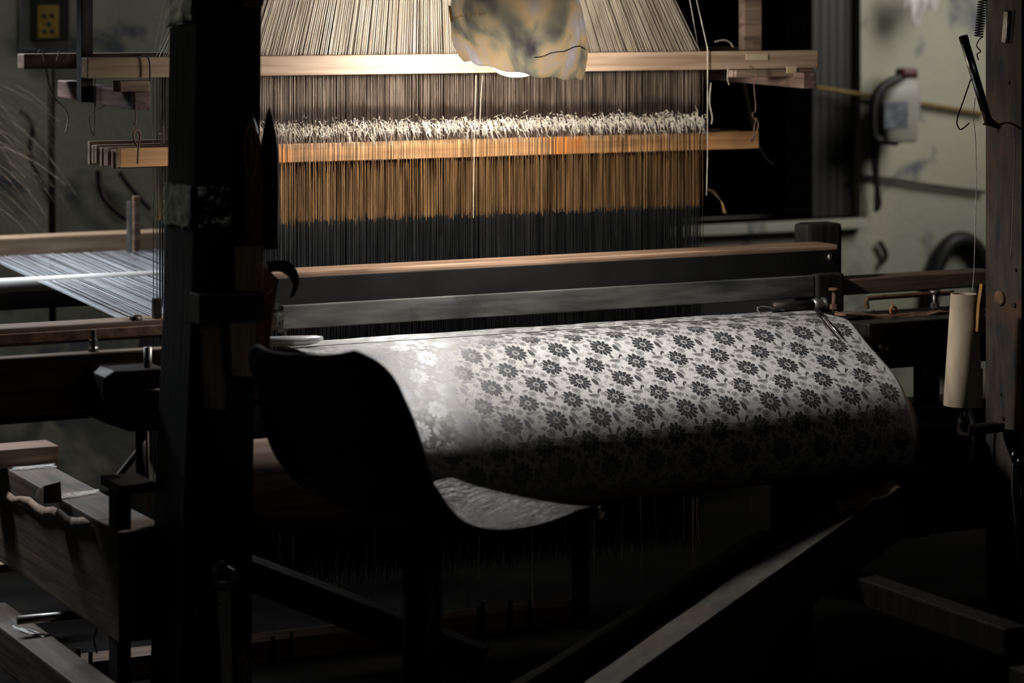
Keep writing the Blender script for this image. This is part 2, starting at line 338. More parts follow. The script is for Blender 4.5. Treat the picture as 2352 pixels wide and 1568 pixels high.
def wrinkle_mat():      # worn seat skinned with crumpled clear film
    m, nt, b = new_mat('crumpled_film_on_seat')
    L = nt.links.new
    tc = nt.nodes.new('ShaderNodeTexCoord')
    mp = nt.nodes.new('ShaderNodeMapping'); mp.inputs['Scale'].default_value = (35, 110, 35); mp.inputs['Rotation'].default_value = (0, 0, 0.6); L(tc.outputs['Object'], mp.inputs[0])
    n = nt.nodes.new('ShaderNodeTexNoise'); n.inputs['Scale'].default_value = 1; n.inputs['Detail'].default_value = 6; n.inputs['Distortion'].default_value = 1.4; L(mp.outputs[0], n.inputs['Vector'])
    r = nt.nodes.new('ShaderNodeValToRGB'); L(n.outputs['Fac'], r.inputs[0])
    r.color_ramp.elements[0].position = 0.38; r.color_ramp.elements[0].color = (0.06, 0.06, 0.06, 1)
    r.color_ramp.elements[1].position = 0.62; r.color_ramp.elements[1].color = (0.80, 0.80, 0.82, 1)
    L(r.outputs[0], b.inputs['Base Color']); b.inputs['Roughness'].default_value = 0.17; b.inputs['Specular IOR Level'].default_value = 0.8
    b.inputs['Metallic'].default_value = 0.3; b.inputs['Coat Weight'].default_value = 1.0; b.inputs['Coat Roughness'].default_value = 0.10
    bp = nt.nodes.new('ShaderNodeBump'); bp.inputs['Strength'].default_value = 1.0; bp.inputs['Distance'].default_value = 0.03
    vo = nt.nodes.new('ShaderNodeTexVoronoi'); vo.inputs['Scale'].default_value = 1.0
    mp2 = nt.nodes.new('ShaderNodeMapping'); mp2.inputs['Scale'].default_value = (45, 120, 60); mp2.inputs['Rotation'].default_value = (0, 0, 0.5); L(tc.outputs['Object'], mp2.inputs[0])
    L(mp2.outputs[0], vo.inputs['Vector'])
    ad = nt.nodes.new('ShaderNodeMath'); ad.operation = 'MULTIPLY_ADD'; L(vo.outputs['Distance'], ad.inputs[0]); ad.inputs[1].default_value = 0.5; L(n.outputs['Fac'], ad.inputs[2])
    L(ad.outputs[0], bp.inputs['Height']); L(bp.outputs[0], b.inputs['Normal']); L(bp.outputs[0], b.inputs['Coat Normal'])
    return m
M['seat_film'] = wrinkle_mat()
def emit(name, c, s):
    m, nt, b = new_mat(name)
    b.inputs['Base Color'].default_value = (0.8, 0.8, 0.8, 1)
    b.inputs['Emission Color'].default_value = (*c, 1); b.inputs['Emission Strength'].default_value = s
    return m

# ------------------------------------------------------------------ mesh helpers
class MB:
    def __init__(s): s.v = []; s.f = []; s.sm = []
    def add(s, vs, fs, smooth=False):
        n = len(s.v); s.v += [tuple(q) for q in vs]; s.f += [tuple(i + n for i in f) for f in fs]; s.sm += [smooth] * len(fs); return s
    def hexa(s, p):   # bottom 4 ccw then top 4
        return s.add(p, [(3, 2, 1, 0), (4, 5, 6, 7), (0, 1, 5, 4), (1, 2, 6, 5), (2, 3, 7, 6), (3, 0, 4, 7)])
    def box(s, a, b):
        (x0, y0, z0), (x1, y1, z1) = a, b
        x0, x1 = sorted((x0, x1)); y0, y1 = sorted((y0, y1)); z0, z1 = sorted((z0, z1))
        return s.hexa([(x0, y0, z0), (x1, y0, z0), (x1, y1, z0), (x0, y1, z0), (x0, y0, z1), (x1, y0, z1), (x1, y1, z1), (x0, y1, z1)])
    def bar(s, p, q, w, h, up=(0, 0, 1), seg=1, wob=0):
        p, q = Vector(p), Vector(q); d = (q - p).normalized(); up = Vector(up)
        sd = d.cross(up).normalized(); up2 = sd.cross(d).normalized()
        rings = []
        for i in range(seg + 1):
            c = p.lerp(q, i / seg); j = lambda: random.uniform(-wob, wob)
            rings.append([c + sd * (a * w / 2 + j()) + up2 * (b * h / 2 + j()) for a, b in ((-1, -1), (1, -1), (1, 1), (-1, 1))])
        vs = [x for r in rings for x in r]; fs = [(3, 2, 1, 0), tuple(len(vs) - 4 + i for i in range(4))]
        for i in range(seg):
            for k in range(4):
                a = i * 4 + k; b = i * 4 + (k + 1) % 4
                fs.append((a, b, b + 4, a + 4))
        return s.add(vs, fs)
    def tube(s, pts, r, n=8, caps=True, closed=False):
        pts = [Vector(p) for p in pts]; rs = r if isinstance(r, (list, tuple)) else [r] * len(pts)
        N = len(pts); vs = []; ref = None
        for i in range(N):
            a = pts[(i - 1) % N] if (closed or i > 0) else pts[i]
            b = pts[(i + 1) % N] if (closed or i < N - 1) else pts[i]
            d = (b - a)
            d = d.normalized() if d.length > 1e-9 else Vector((0, 0, 1))
            if ref is None: ref = Vector((0, 0, 1)) if abs(d.z) < 0.9 else Vector((1, 0, 0))
            sx = d.cross(ref).normalized(); sy = sx.cross(d).normalized(); ref = sy
            for k in range(n):
                an = 2 * math.pi * k / n
                vs.append(pts[i] + (sx * math.cos(an) + sy * math.sin(an)) * rs[i])
        fs = []
        for i in range(N if closed else N - 1):
            for k in range(n):
                k2 = (k + 1) % n; j = (i + 1) % N
                fs.append((i * n + k, i * n + k2, j * n + k2, j * n + k))
        if caps and not closed:
            fs.append(tuple(range(n - 1, -1, -1))); fs.append(tuple((N - 1) * n + k for k in range(n)))
        return s.add(vs, fs, n > 5)
    def loft(s, rings, cap=True, smooth=False, closed=True):
        n = len(rings[0]); vs = [p for r in rings for p in r]; fs = []
        for i in range(len(rings) - 1):
            for k in range(n if closed else n - 1):
                k2 = (k + 1) % n
                fs.append((i * n + k, i * n + k2, (i + 1) * n + k2, (i + 1) * n + k))
        if cap: fs.append(tuple(range(n - 1, -1, -1))); fs.append(tuple((len(rings) - 1) * n + k for k in range(n)))
        return s.add(vs, fs, smooth)
    def prism(s, poly, vec):
        vec = Vector(vec); a = [Vector(p) for p in poly]
        return s.loft([a, [p + vec for p in a]])
    def lathe(s, c, ax, prof, n=20, smooth=True):   # prof: (r, h)
        c = Vector(c); ax = Vector(ax).normalized(); t = Vector((1, 0, 0)) if abs(ax.x) < .9 else Vector((0, 1, 0))
        a = ax.cross(t).normalized(); b = ax.cross(a)
        rings = [[c + ax * h + (a * math.cos(2 * math.pi * k / n) + b * math.sin(2 * math.pi * k / n)) * r for k in range(n)] for r, h in prof]
        return s.loft(rings, smooth=smooth)
    def build(s, name, m, parent=None, bevel=0, label=None, solid=0, subs=0):
        me = bpy.data.meshes.new(name); me.from_pydata(s.v, [], s.f); me.materials.append(m)
        me.polygons.foreach_set('use_smooth', s.sm)
        me.update()
        bm = bmesh.new(); bm.from_mesh(me); bmesh.ops.recalc_face_normals(bm, faces=bm.faces)
        if bevel:
            es = [e for e in bm.edges if len(e.link_faces) == 2 and e.calc_face_angle(0) > 0.6]
            bmesh.ops.bevel(bm, geom=es, offset=bevel, segments=2, affect='EDGES', profile=0.6)
        bm.to_mesh(me); bm.free()
        o = bpy.data.objects.new(name, me); COL.objects.link(o)
        if parent: o.parent = parent
        if label: o['label'] = label
        if solid:
            md = o.modifiers.new('s', 'SOLIDIFY'); md.thickness = solid; md.offset = 0
        if subs:
            md = o.modifiers.new('u', 'SUBSURF'); md.levels = subs; md.render_levels = subs
        return o

def tag(o, label, cat, group=None, kind=None):
    if label: o['label'] = label
    if cat: o['category'] = cat
    if group: o['group'] = group
    if kind: o['kind'] = kind
    return o
def thing(name, label, cat, group=None):
    o = bpy.data.objects.new(name, None); o.empty_display_size = 0.05; COL.objects.link(o)
    return tag(o, label, cat, group)
def struct(o): o['kind'] = 'structure'; return o
def bez(pts, n=6):     # smooth curve through points
    pts = [Vector(p) for p in pts]; out = []
    for i in range(len(pts) - 1):
        p0 = pts[max(i - 1, 0)]; p1 = pts[i]; p2 = pts[i + 1]; p3 = pts[min(i + 2, len(pts) - 1)]
        for k in range(n):
            t = k / n
            out.append(0.5 * ((2 * p1) + (p2 - p0) * t + (2 * p0 - 5 * p1 + 4 * p2 - p3) * t * t + (3 * p1 - p0 - 3 * p2 + p3) * t ** 3))
    out.append(pts[-1]); return out
def px3(lst, v): return [Pv(x, y, v) for x, y in lst]
def poly_plate(pts, v, th):   # outline seen in plane v=const, given a real thickness to the back
    return MB().prism(px3(pts, v), (0, th, 0))

# ================================================================== SETTING
WV = 8.2
struct(MB().box((-3, -1, -0.1), (9, WV + 0.3, 0)).build('floor', M['floor']))
wl, wr = uat(470, WV), uat(1977, WV)
zs = zat(1800, 508, WV)
b = MB(); b.box((-3, WV, 0), (wl, WV + 0.25, 3.2)); b.box((wr, WV, 0), (9, WV + 0.25, 3.2)); b.box((wl, WV, 0), (wr, WV + 0.25, zs)); b.box((wl, WV, 2.6), (wr, WV + 0.25, 3.2))
struct(b.build('wall_back', M['wall']))
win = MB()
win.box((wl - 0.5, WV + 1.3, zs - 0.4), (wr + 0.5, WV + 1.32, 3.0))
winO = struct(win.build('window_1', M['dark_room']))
u1 = uat(1880, WV)
sh = MB()
for i in range(5):
    a = u1 + (wr - u1 - 0.004) * i / 5; c = u1 + (wr - u1 - 0.004) * (i + 1) / 5 - 0.004
    sh.box((a, WV + 0.04, zs + 0.005), (c, WV + 0.07, 2.58))
sh.build('shutter', M['shutter'], winO, 0.002)
MB().box((wl, WV - 0.05, zs - 0.035), (wr, WV + 0.22, zs)).build('window_sill', M['wall'], winO, 0.004)

# ================================================================== CLOTH
CU1 = 3.632
CU0 = uat(655, 5.46)
SELV = CU1 - CU0 - 0.009
M['cloth'] = cloth_mat()
prof = [(5.57, .815), (5.50, .821), (5.464, .823), (5.40, .822), (5.345, .820), (5.325, .817), (5.305, .810), (5.28, .796), (5.20, .751), (5.15, .722), (5.112, .698), (5.083, .674), (5.060, .645), (5.044, .612), (5.036, .578), (5.040, .556), (5.055, .523), (5.08, .501), (5.115, .488), (5.15, .483), (5.19, .487)]
pp = bez([Vector((0, a, z)) for a, z in prof], 4)
NU = 160
vs = []; fs = []; uvs = []
acc = [0.0]
for i in range(1, len(pp)): acc.append(acc[-1] + (pp[i] - pp[i - 1]).length)
for i, p in enumerate(pp):
    for j in range(NU + 1):
        t = j / NU; uu = CU0 + (CU1 - CU0) * t
        sag = 0.0025 * math.sin(uu * 5.1 + acc[i] * 7) * (1 if i > 20 else 0.25) + 0.0012 * math.sin(uu * 23 + acc[i] * 3)
        vs.append((uu + 0.002 * math.sin(acc[i] * 30) * (t > 0.99), p.y - sag * 0.5, p.z + sag * 0.6)); uvs.append((uu - CU0, acc[i]))
for i in range(len(pp) - 1):
    for j in range(NU):
        a = i * (NU + 1) + j; fs.append((a, a + 1, a + NU + 2, a + NU + 1))
me = bpy.data.meshes.new('woven_cloth'); me.from_pydata(vs, [], fs); me.materials.append(M['cloth'])
ul = me.uv_layers.new(name='UVMap')
for l in me.loops: ul.data[l.index].uv = uvs[l.vertex_index]
for p in me.polygons: p.use_smooth = True
clo = bpy.data.objects.new('woven_cloth', me); COL.objects.link(clo)
md = clo.modifiers.new('s', 'SOLIDIFY'); md.thickness = 0.0012; md.offset = 0
tag(clo, 'silvery floral damask cloth stretched over the front roller of the loom', 'cloth')
r_ = thing('cloth_roller', 'wooden front roller under the silvery damask, bare pinkish end left of it', 'roller')
ra = uat(470, 5.14)
MB().lathe((ra, 5.143, 0.575), (1, 0, 0), [(0.001, 0), (0.096, 0.0), (0.1, 0.01), (0.1, CU1 - ra + 0.012), (0.001, CU1 - ra + 0.012)], 40).build('roller_barrel', M['grey_wood'], r_)
MB().lathe((ra - 0.06, 5.143, 0.575), (1, 0, 0), [(0.001, 0), (0.02, 0.0), (0.02, CU1 - ra + 0.25), (0.001, CU1 - ra + 0.25)], 16).build('axle', M['iron'], r_)
# thread lying across the cloth
pts = [Vector((uat(700, 5.40) + (uat(1960, 5.40) - uat(700, 5.40)) * i / 30, 5.405 + 0.0 * i, 0.8265)) for i in range(31)]
pts += [Pv(1985, 718, 5.37), Pv(2010, 712, 5.36)]
tag(MB().tube(pts, 0.0009, 5).build('loose_thread', M['dark_string']), 'thin dark thread lying straight across the top of the damask', 'thread')
# snips resting on the cloth
sn = thing('thread_snips', 'slim steel thread snips lying at the right edge of the damask', 'snips')
def on_cloth(px, py, lift=0.0):     # point on the flat front slope of the cloth seen at that pixel
    a = Vector((0, 5.28, .796)); bq = Vector((0, 5.10, .694)); nrm = Vector((0, -(bq.z - a.z) * -1, 0))
    k = Kx(px); dy = CS - k * S; dz = -py / F
    mslope = (a.z - bq.z) / (a.y - bq.y)
    d = (CZ - a.z + mslope * a.y) / (mslope * dy - dz)
    q = P_(px, py, d); return q + Vector((0, -0.5, 0.86)) * lift
tip = on_cloth(1945, 790, 0.004)
h1 = Pv(1874, 714, 5.44) + Vector((0, 0, 0.006)); 
mid = on_cloth(1905, 750, 0.007)
MB().tube([h1, (h1 + mid) / 2 + Vector((0, 0, 0.004)), mid, tip], [0.0022, 0.0035, 0.004, 0.0008], 6).build('blade', M['steel'], sn)
tip2 = on_cloth(1936, 792, 0.003); mid2 = on_cloth(1894, 750, 0.006)
MB().tube([h1 - Vector((0.004, 0, 0)), mid2, tip2], [0.003, 0.004, 0.0008], 6).build('blade', M['iron'], sn, label='black blade')

# ================================================================== LOOM FRAME
loom = thing('loom_frame', 'heavy dark timber and iron frame of the loom around the damask', 'loom')
# right front post: channel with holes
pv0 = 4.98; uR = uat(2346, pv0); vb = vat(2263, uR)
MB().box((uR, pv0, 0), (uR + 0.10, vb, 2.3)).build('corner_post', M['rust_post'], loom, 0.004, label='rusty post on the right')
hb = MB()
for (hx, hy, rr) in ((2300, 686, .011), (2330, 700, .006), (2305, 960, .005), (2292, 300, .004), (2318, 190, .004), (2300, 905, .003), (2334, 620, .004)):
    c = Pu(hx, hy, uR)
    MB().lathe(c - Vector((0.0035, 0, 0)), (1, 0, 0), [(0.0005, 0.001), (rr * .7, 0.0005), (rr, 0), (rr * 1.05, 0.005)], 14).build('bolt_head', M['iron'], loom)
c = Pu(2298, 684, uR)
MB().lathe(c - Vector((0.005, 0, 0)), (1, 0, 0), [(0.012, 0), (0.018, 0), (0.019, 0.006), (0.012, 0.006)], 20).build('washer', M['rust'], loom)
# breast beam
bl, br = uat(-60, 5.4), uat(2300, 5.4)
MB().box((bl, 5.42, 0.70), (br, 5.54, 0.805)).build('breast_beam', M['black_wood'], loom, 0.004)
MB().box((bl, 5.39, 0.72), (uat(590, 5.39), 5.43, 0.845)).build('rail', M['old_wood'], loom, 0.004, label='lower wooden rail at left with lit top edge')
MB().box((uat(1975, 5.36), 5.32, 0.69), (uat(2262, 5.36), 5.42, 0.805)).build('breast_beam_end', M['iron'], loom, 0.006)
# left side: iron bracket + bolts
bk = poly_plate([(240, 866), (262, 852), (385, 846), (385, 990), (300, 992), (238, 972)], 5.27, 0.12).build('bracket', M['iron'], loom, 0.006)
MB().tube([Pv(339, 882, 5.3), Pv(339, 797, 5.3)], 0.009, 12).build('threaded_bolt', M['dull_steel'], bk)
c = Pv(339, 884, 5.3)
MB().lathe(c + Vector((0, 0, 0.004)), (0, 0, 1), [(0.001, 0), (0.022, 0), (0.022, 0.012), (0.001, 0.012)], 6, False).lathe(c - Vector((0, 0, 0.012)), (0, 0, 1), [(0.001, 0), (0.04, 0), (0.038, 0.008), (0.001, 0.012)], 24).build('nut', M['iron'], bk)
MB().tube([Pv(323, 985, 5.33), Pv(323, 1125, 5.33)], 0.011, 10).build('threaded_rod', M['iron'], bk)
MB().tube([Pv(338, 985, 5.36), Pv(340, 1170, 5.36)], 0.004, 8).build('thin_rod', M['rust'], bk)
c = Pv(215, 812, 5.41)
nb = MB().lathe(c, (0, 0, 1), [(0.001, 0), (0.011, 0), (0.011, 0.012), (0.0085, 0.016), (0.0095, 0.022), (0.0095, 0.03), (0.006, 0.03), (0.006, 0.052), (0.001, 0.052)], 8, False)
nb.build('bolt', M['dull_steel'], loom)
# left side frame members running to the back
MB().box((1.728, 5.18, 0.27), (1.835, 6.35, 0.50)).build('side_beam', M['brown_wood_y'], loom, 0.004)
MB().box((1.63, 4.6, 0.11), (1.71, 5.95, 0.20)).build('floor_sill', M['brown_wood_y'], loom, 0.004)
MB().box((uat(-60, 6.02), 6.02, zat(100, 1072, 6.02)), (uat(136, 6.02), 6.12, zat(100, 1026, 6.02))).build('cross_rail', M['brown_wood'], loom, 0.004)
MB().box((uat(270, 5.2), 5.2, 0.0), (uat(302, 5.2), 5.26, zat(285, 1112, 5.2))).build('leg', M['black_wood'], loom, 0.003)
MB().box((uat(268, 5.19), 5.17, zat(300, 1130, 5.19)), (uat(352, 5.19), 5.3, zat(300, 1108, 5.19))).build('clamp_plate', M['iron'], loom, 0.004)
MB().bar(Pv(250, 1120, 5.5), Pv(330, 1020, 5.5), 0.012, 0.012).build('strut', M['iron'], loom)
MB().box((uat(-60, 6.35), 6.35, 0.20), (uat(145, 6.35), 6.42, zat(75, 1308, 6.35))).build('cross_rail', M['old_wood'], loom, 0.003)
# pipe between the legs
MB().tube([Pv(40, 1424, 5.62), Pv(290, 1401, 5.62)], 0.010, 14).build('pipe', M['dull_steel'], loom)
c1 = Pv(214, 1409, 5.62)
tag(MB().lathe(c1 - Vector((0.014, 0, 0)), (1, 0, 0), [(0.001, 0), (0.0125, 0), (0.0155, 0.006), (0.0155, 0.02), (0.0125, 0.026), (0.001, 0.026)], 16).tube(bez([c1 + Vector((0, -0.014, 0)), c1 + Vector((.002, -0.017, -0.03)), c1 + Vector((-.003, -0.015, -0.055)), c1 + Vector((0.004, -0.014, -0.085))]), 0.0022, 5).build('yarn_tie', M['white_yarn']), 'white yarn tie knotted round the low pipe at bottom left', 'yarn')
# long low board at the floor
MB().box((uat(100, 5.95), 5.90, 0.0), (uat(1325, 5.95), 5.99, 0.05)).build('floor_board', M['brown_wood'], loom, 0.003)
tb = MB()
for px_ in (176, 205, 262, 625, 668, 1098, 1107, 1170, 1215):
    MB().box((uat(px_, 5.89), 5.885, -0.0), (uat(px_ + random.uniform(3, 8), 5.89), 5.897, 0.05 + random.uniform(0.01, 0.04))).build('peg', M['black_wood'], loom)
MB().box((uat(1322, 5.88), 5.86, 0.0), (uat(1345, 5.88), 5.9, zat(1330, 1200, 5.88))).build('leg', M['black_wood'], loom, 0.003)
MB().bar(Pv(560, 1310, 5.55), Pv(1110, 1520, 5.2), 0.05, 0.07).build('brace', M['black_wood'], loom, 0.003)
# right side members
MB().box((3.36, 4.35, 0.24), (3.42, 5.1, 0.30)).build('side_beam', M['post_wood'], loom, 0.004)
MB().box((3.30, 4.2, 0.0), (3.36, 4.26, 0.25)).build('leg', M['black_wood'], loom, 0.003)
MB().box((uat(1800, 5.3), 5.3, 0.0), (uat(1868, 5.3), 5.36, 0.5)).build('leg', M['black_wood'], loom, 0.003)
MB().box((uat(1795, 5.45), 5.4, 0.25), (uat(2260, 5.45), 5.5, 0.42)).build('rail', M['black_wood'], loom, 0.003)
MB().box((uat(2068, 5.6), 5.58, 0.2), (uat(2125, 5.6), 5.63, zat(2100, 915, 5.6))).build('bracing_block', M['iron'], loom, 0.003)
MB().box((uat(2108, 5.35), 5.33, 0.45), (uat(2148, 5.35), 5.37, 0.70)).build('stay', M['iron'], loom, 0.003)
MB().box((uat(2050, 5.3), 5.22, zat(2100, 1080, 5.3)), (uat(2262, 5.3), 5.34, zat(2100, 915, 5.3))).build('gear_housing', M['iron'], loom, 0.01)
MB().tube(bez([Pv(2222, 935, 5.1), Pv(2232, 960, 5.1), Pv(2236, 1000, 5.1), Pv(2228, 1060, 5.1)]), 0.005, 8).build('bent_rod', M['dull_steel'], loom)
# hangers up from the comber board (left and right)
# sloping planks bottom right
p0 = Pz(1385, 1640, 0.12); p1 = Pv(2040, 1168, 5.05)
pk = MB().bar(p0, p1, 0.075, 0.13, seg=8, wob=0.0015).build('plank', M['plank_wood'], None, 0.003)
tag(pk, 'thick plank sloping up to the right below the damask roller', 'plank')
p0 = Pz(1190, 1600, 0.10); p1 = Pv(1760, 1245, 5.25)
tag(MB().bar(p0, p1, 0.03, 0.06, seg=8, wob=0.002).build('thin_lath', M['plank_wood'], None, 0.002), 'thin worn lath sloping beside the thick plank', 'lath')
rg = MB()
base = Pv(1975, 1150, 5.1)
ring = []
for i in range(9):
    t = i / 8; c = Pv(1915 + 150 * t, 1192 - 60 * t, 5.0 + 0.0 * t) + Vector((0, 0, 0.022 + 0.006 * math.sin(i * 2)))
    ring.append([c + Vector((0, -0.03, -0.012 * random.random())), c + Vector((0.0, 0.03, 0.01 * random.random()))])
vs_ = [p for r in ring for p in r]
rg.add(vs_, [(2 * i, 2 * i + 1, 2 * i + 3, 2 * i + 2) for i in range(8)], True)
tag(rg.build('rag', M['old_wood'], solid=0.003), 'crumpled brown rag on the upper end of the sloping plank', 'rag')

# ---- left front post (own big timber, wrapped)
LV = 5.0
post = thing('timber_post', 'massive near black timber post standing in front of the loom at left', 'post')
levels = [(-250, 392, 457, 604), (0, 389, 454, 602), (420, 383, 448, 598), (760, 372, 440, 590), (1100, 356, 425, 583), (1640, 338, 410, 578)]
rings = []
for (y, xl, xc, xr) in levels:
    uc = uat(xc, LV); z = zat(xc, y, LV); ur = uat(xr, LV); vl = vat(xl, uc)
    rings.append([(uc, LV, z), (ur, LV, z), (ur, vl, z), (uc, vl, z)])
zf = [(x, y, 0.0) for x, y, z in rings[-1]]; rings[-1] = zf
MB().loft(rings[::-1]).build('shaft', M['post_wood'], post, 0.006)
# wrapped plastic film bands
def wrap(y0, y1, name, m, amp, pad):
    rr = []
    n = 48; H = 9
    for i in range(H + 1):
        y = y0 + (y1 - y0) * i / H
        t = (y - 0) / 760
        xl, xc, xr = 389 - 17 * t, 454 - 14 * t, 602 - 12 * t
        uc = uat(xc, LV); z = zat(xc, y, LV); ur = uat(xr, LV); vl = vat(xl, uc)
        cs = [(uc - pad, LV - pad), (ur + pad, LV - pad), (ur + pad, vl + pad), (uc - pad, vl + pad)]
        ring = []
        for s in range(4):
            a, bb = cs[s], cs[(s + 1) % 4]
            for k in range(n // 4):
                q = k / (n // 4)
                nx, ny = [(0, -1), (1, 0), (0, 1), (-1, 0)][s]
                e = random.uniform(0, amp)
                ring.append((a[0] + (bb[0] - a[0]) * q + nx * e, a[1] + (bb[1] - a[1]) * q + ny * e, z + random.uniform(-amp, amp) * 0.7))
        rr.append(ring)
    MB().loft(rr, cap=False, smooth=True).build(name, m, post)
wrap(430, 525, 'plastic_film', M['film'], 0.005, 0.001)
# film scrap at the post top (left faces)
fr = MB(); rows = []
uc = uat(452, LV)
for i in range(9):
    y = -20 + 11 * i; rows.append([Vector((uc - 0.004 - random.uniform(0, 0.007), vat(452 - 62 * k / 9, uc), zat(452, y + (9 - k) * -2.5, LV) + random.uniform(-.003, .003))) for k in range(10)])
fr.loft(rows, cap=False, smooth=True, closed=False).build('plastic_film', M['film'], post, solid=0.001)
MB().box((uat(548, LV), LV - 0.02, zat(560, 14, LV)), (uat(598, LV), LV + 0.005, zat(560, -60, LV))).build('nailed_block', M['rust'], post, 0.003, label='small reddish block')

# ---- tools held on the post
FV = LV - 0.012
def shuttle(xc, yt, yb, wpx, label, m, eye):
    t = thing('weaving_shuttle', label, 'shuttle', None)
    zc = []; n = 14
    rings = []
    for i in range(n + 1):
        q = i / n; y = yt + (yb - yt) * q
        half = wpx / 2 * min(1.0, (q / 0.32) ** 0.6 if q > 0 else 0.02) ; half = max(half, 0.8)
        c = Pv(xc + 2 * math.sin(q * 3), y, FV - 0.016); hw = half * 5.55 / F * 1.12
        th_ = 0.013 * min(1, (q / 0.3) + 0.1)
        rings.append([c + Vector((hw * math.cos(a), th_ * math.sin(a), 0)) for a in [2 * math.pi * k / 14 for k in range(14)]])
    MB().loft(rings, smooth=True).build('body', m, t)
    if eye:
        c = [Pv(xc + 14 * math.sin(a), yt + 90 + 62 * -math.cos(a), FV - 0.030) for a in [2 * math.pi * k / 20 for k in range(20)]]
        MB().tube(c, 0.0022, 6, closed=True).build('eye_rim', M['amber'], t)
    return t
shuttle(575, 256, 572, 50, 'brown wooden shuttle with a slit eye strapped to the timber post', M['shuttle_wood'], True)
shuttle(618, 248, 572, 40, 'near black pointed shuttle strapped beside the brown one', M['black_wood'], False)
MB_ = MB
hold = thing('tool_holder', 'set of worn bamboo and board pockets strapped to the timber post', 'tool holder')
poly_plate([(537, 566), (608, 563), (604, 668), (541, 668)], FV - 0.05, 0.045).build('pocket', M['bamboo'], hold, 0.002)
poly_plate([(460, 738), (521, 736), (517, 941), (470, 938)], FV - 0.012, 0.010).build('bamboo_slat', M['bamboo'], hold, 0.001)
poly_plate([(526, 735), (590, 733), (583, 866), (533, 864)], FV - 0.04, 0.030).build('pocket', M['bamboo'], hold, 0.002)
poly_plate([(608, 610), (640, 640), (622, 760), (612, 925), (584, 905), (590, 735)], FV - 0.012, 0.02).build('bamboo_slat', M['shuttle_wood'], hold, 0.001)
pts = []
MB().box((uat(436, FV), FV - 0.056, zat(500, 736, FV)), (uat(606, FV - .05), FV + 0.01, zat(500, 668, FV))).build('tape_band', M['tape'], hold, 0.003)
MB().tube(bez(px3([(634, 648), (622, 668), (606, 682)], FV - 0.06)), 0.0012, 5).tube(bez(px3([(596, 600), (604, 612), (600, 668)], FV - 0.06)), 0.001, 5).build('tie', M['string'], hold)
# curled leather hook
arc = bez(px3([(628, 606), (655, 606), (676, 625), (682, 652), (672, 682)], FV - 0.02), 5)
lf = MB(); rr = []
for i, p in enumerate(arc):
    wv_ = 0.016 * (1 - 0.8 * i / len(arc)) + 0.003
    rr.append([p + Vector((-wv_ * .8, 0, wv_ * .3)), p + Vector((wv_ * .2, -0.006, wv_ * .4)), p + Vector((wv_ * .3, 0.006, 0)), p + Vector((-wv_ * .6, 0.006, -wv_))])
tag(lf.loft(rr, smooth=True).build('leather_strap', M['black_wood']), 'dark curled leather strap end sticking out beside the shuttles', 'strap')
# frayed yarn by the holder
fy = MB()
for i in range(26):
    a = Pv(636 + random.uniform(-4, 4), 715 + random.uniform(0, 60), FV - 0.02)
    fy.tube(bez([a, a + Vector((random.uniform(0, .02), random.uniform(-.01, .01), random.uniform(-.012, .02))), a + Vector((random.uniform(0, .035), random.uniform(-.02, .01), random.uniform(-.02, .02)))], 3), 0.0005, 4)
tag(fy.build('frayed_yarn', M['white_yarn']), 'frayed pale yarn tuft at the edge of the pockets on the post', 'yarn', kind='stuff')
# spanner hanging on the post on a green cord
wv0 = FV - 0.03
sp = thing('spanner', 'steel open spanner hanging low on the timber post', 'spanner')
poly_plate([(500, 1352), (516, 1345), (530, 1362), (534, 1568), (536, 1640), (512, 1640), (507, 1500), (500, 1400)], wv0, 0.007).build('shank', M['tin'], sp, 0.002)
poly_plate([(486, 1310), (500, 1300), (497, 1322), (506, 1336), (522, 1334), (528, 1316), (524, 1300), (540, 1308), (544, 1330), (532, 1352), (514, 1362), (496, 1354), (486, 1336)], wv0, 0.008).build('jaw', M['dull_steel'], sp, 0.002)
tag(MB().tube(bez(px3([(512, 1290), (488, 1304), (474, 1325), (480, 1362), (500, 1385)], wv0 - 0.004) + px3([(530, 1385), (552, 1360), (550, 1330), (530, 1303), (512, 1290)], wv0 + 0.02)), 0.0022, 6).build('green_string', M['green_cord']), 'dark green cord looped round the spanner on the timber post', 'cord')
tag(MB().tube(bez(px3([(575, 1180), (545, 1240), (515, 1285), (470, 1360), (440, 1430)], FV - 0.004)), 0.0006, 4).build('loose_thread', M['string']), 'fine loose thread slanting down the lower timber post', 'thread')
ws = MB()
for i in range(40):
    a = Pv(556 + random.uniform(-10, 14), 1480 + random.uniform(0, 80), FV - 0.01)
    ws.tube(bez([a, a + Vector((random.uniform(-.01, .012), random.uniform(-.012, 0), random.uniform(-.012, .02))), a + Vector((random.uniform(-.012, .015), random.uniform(-.01, 0), random.uniform(-.03, .03)))], 3), 0.0008, 4)
tag(ws.build('yarn_tuft', M['string']), 'matted yarn tuft on the foot of the timber post beside the spanner', 'yarn', kind='stuff')

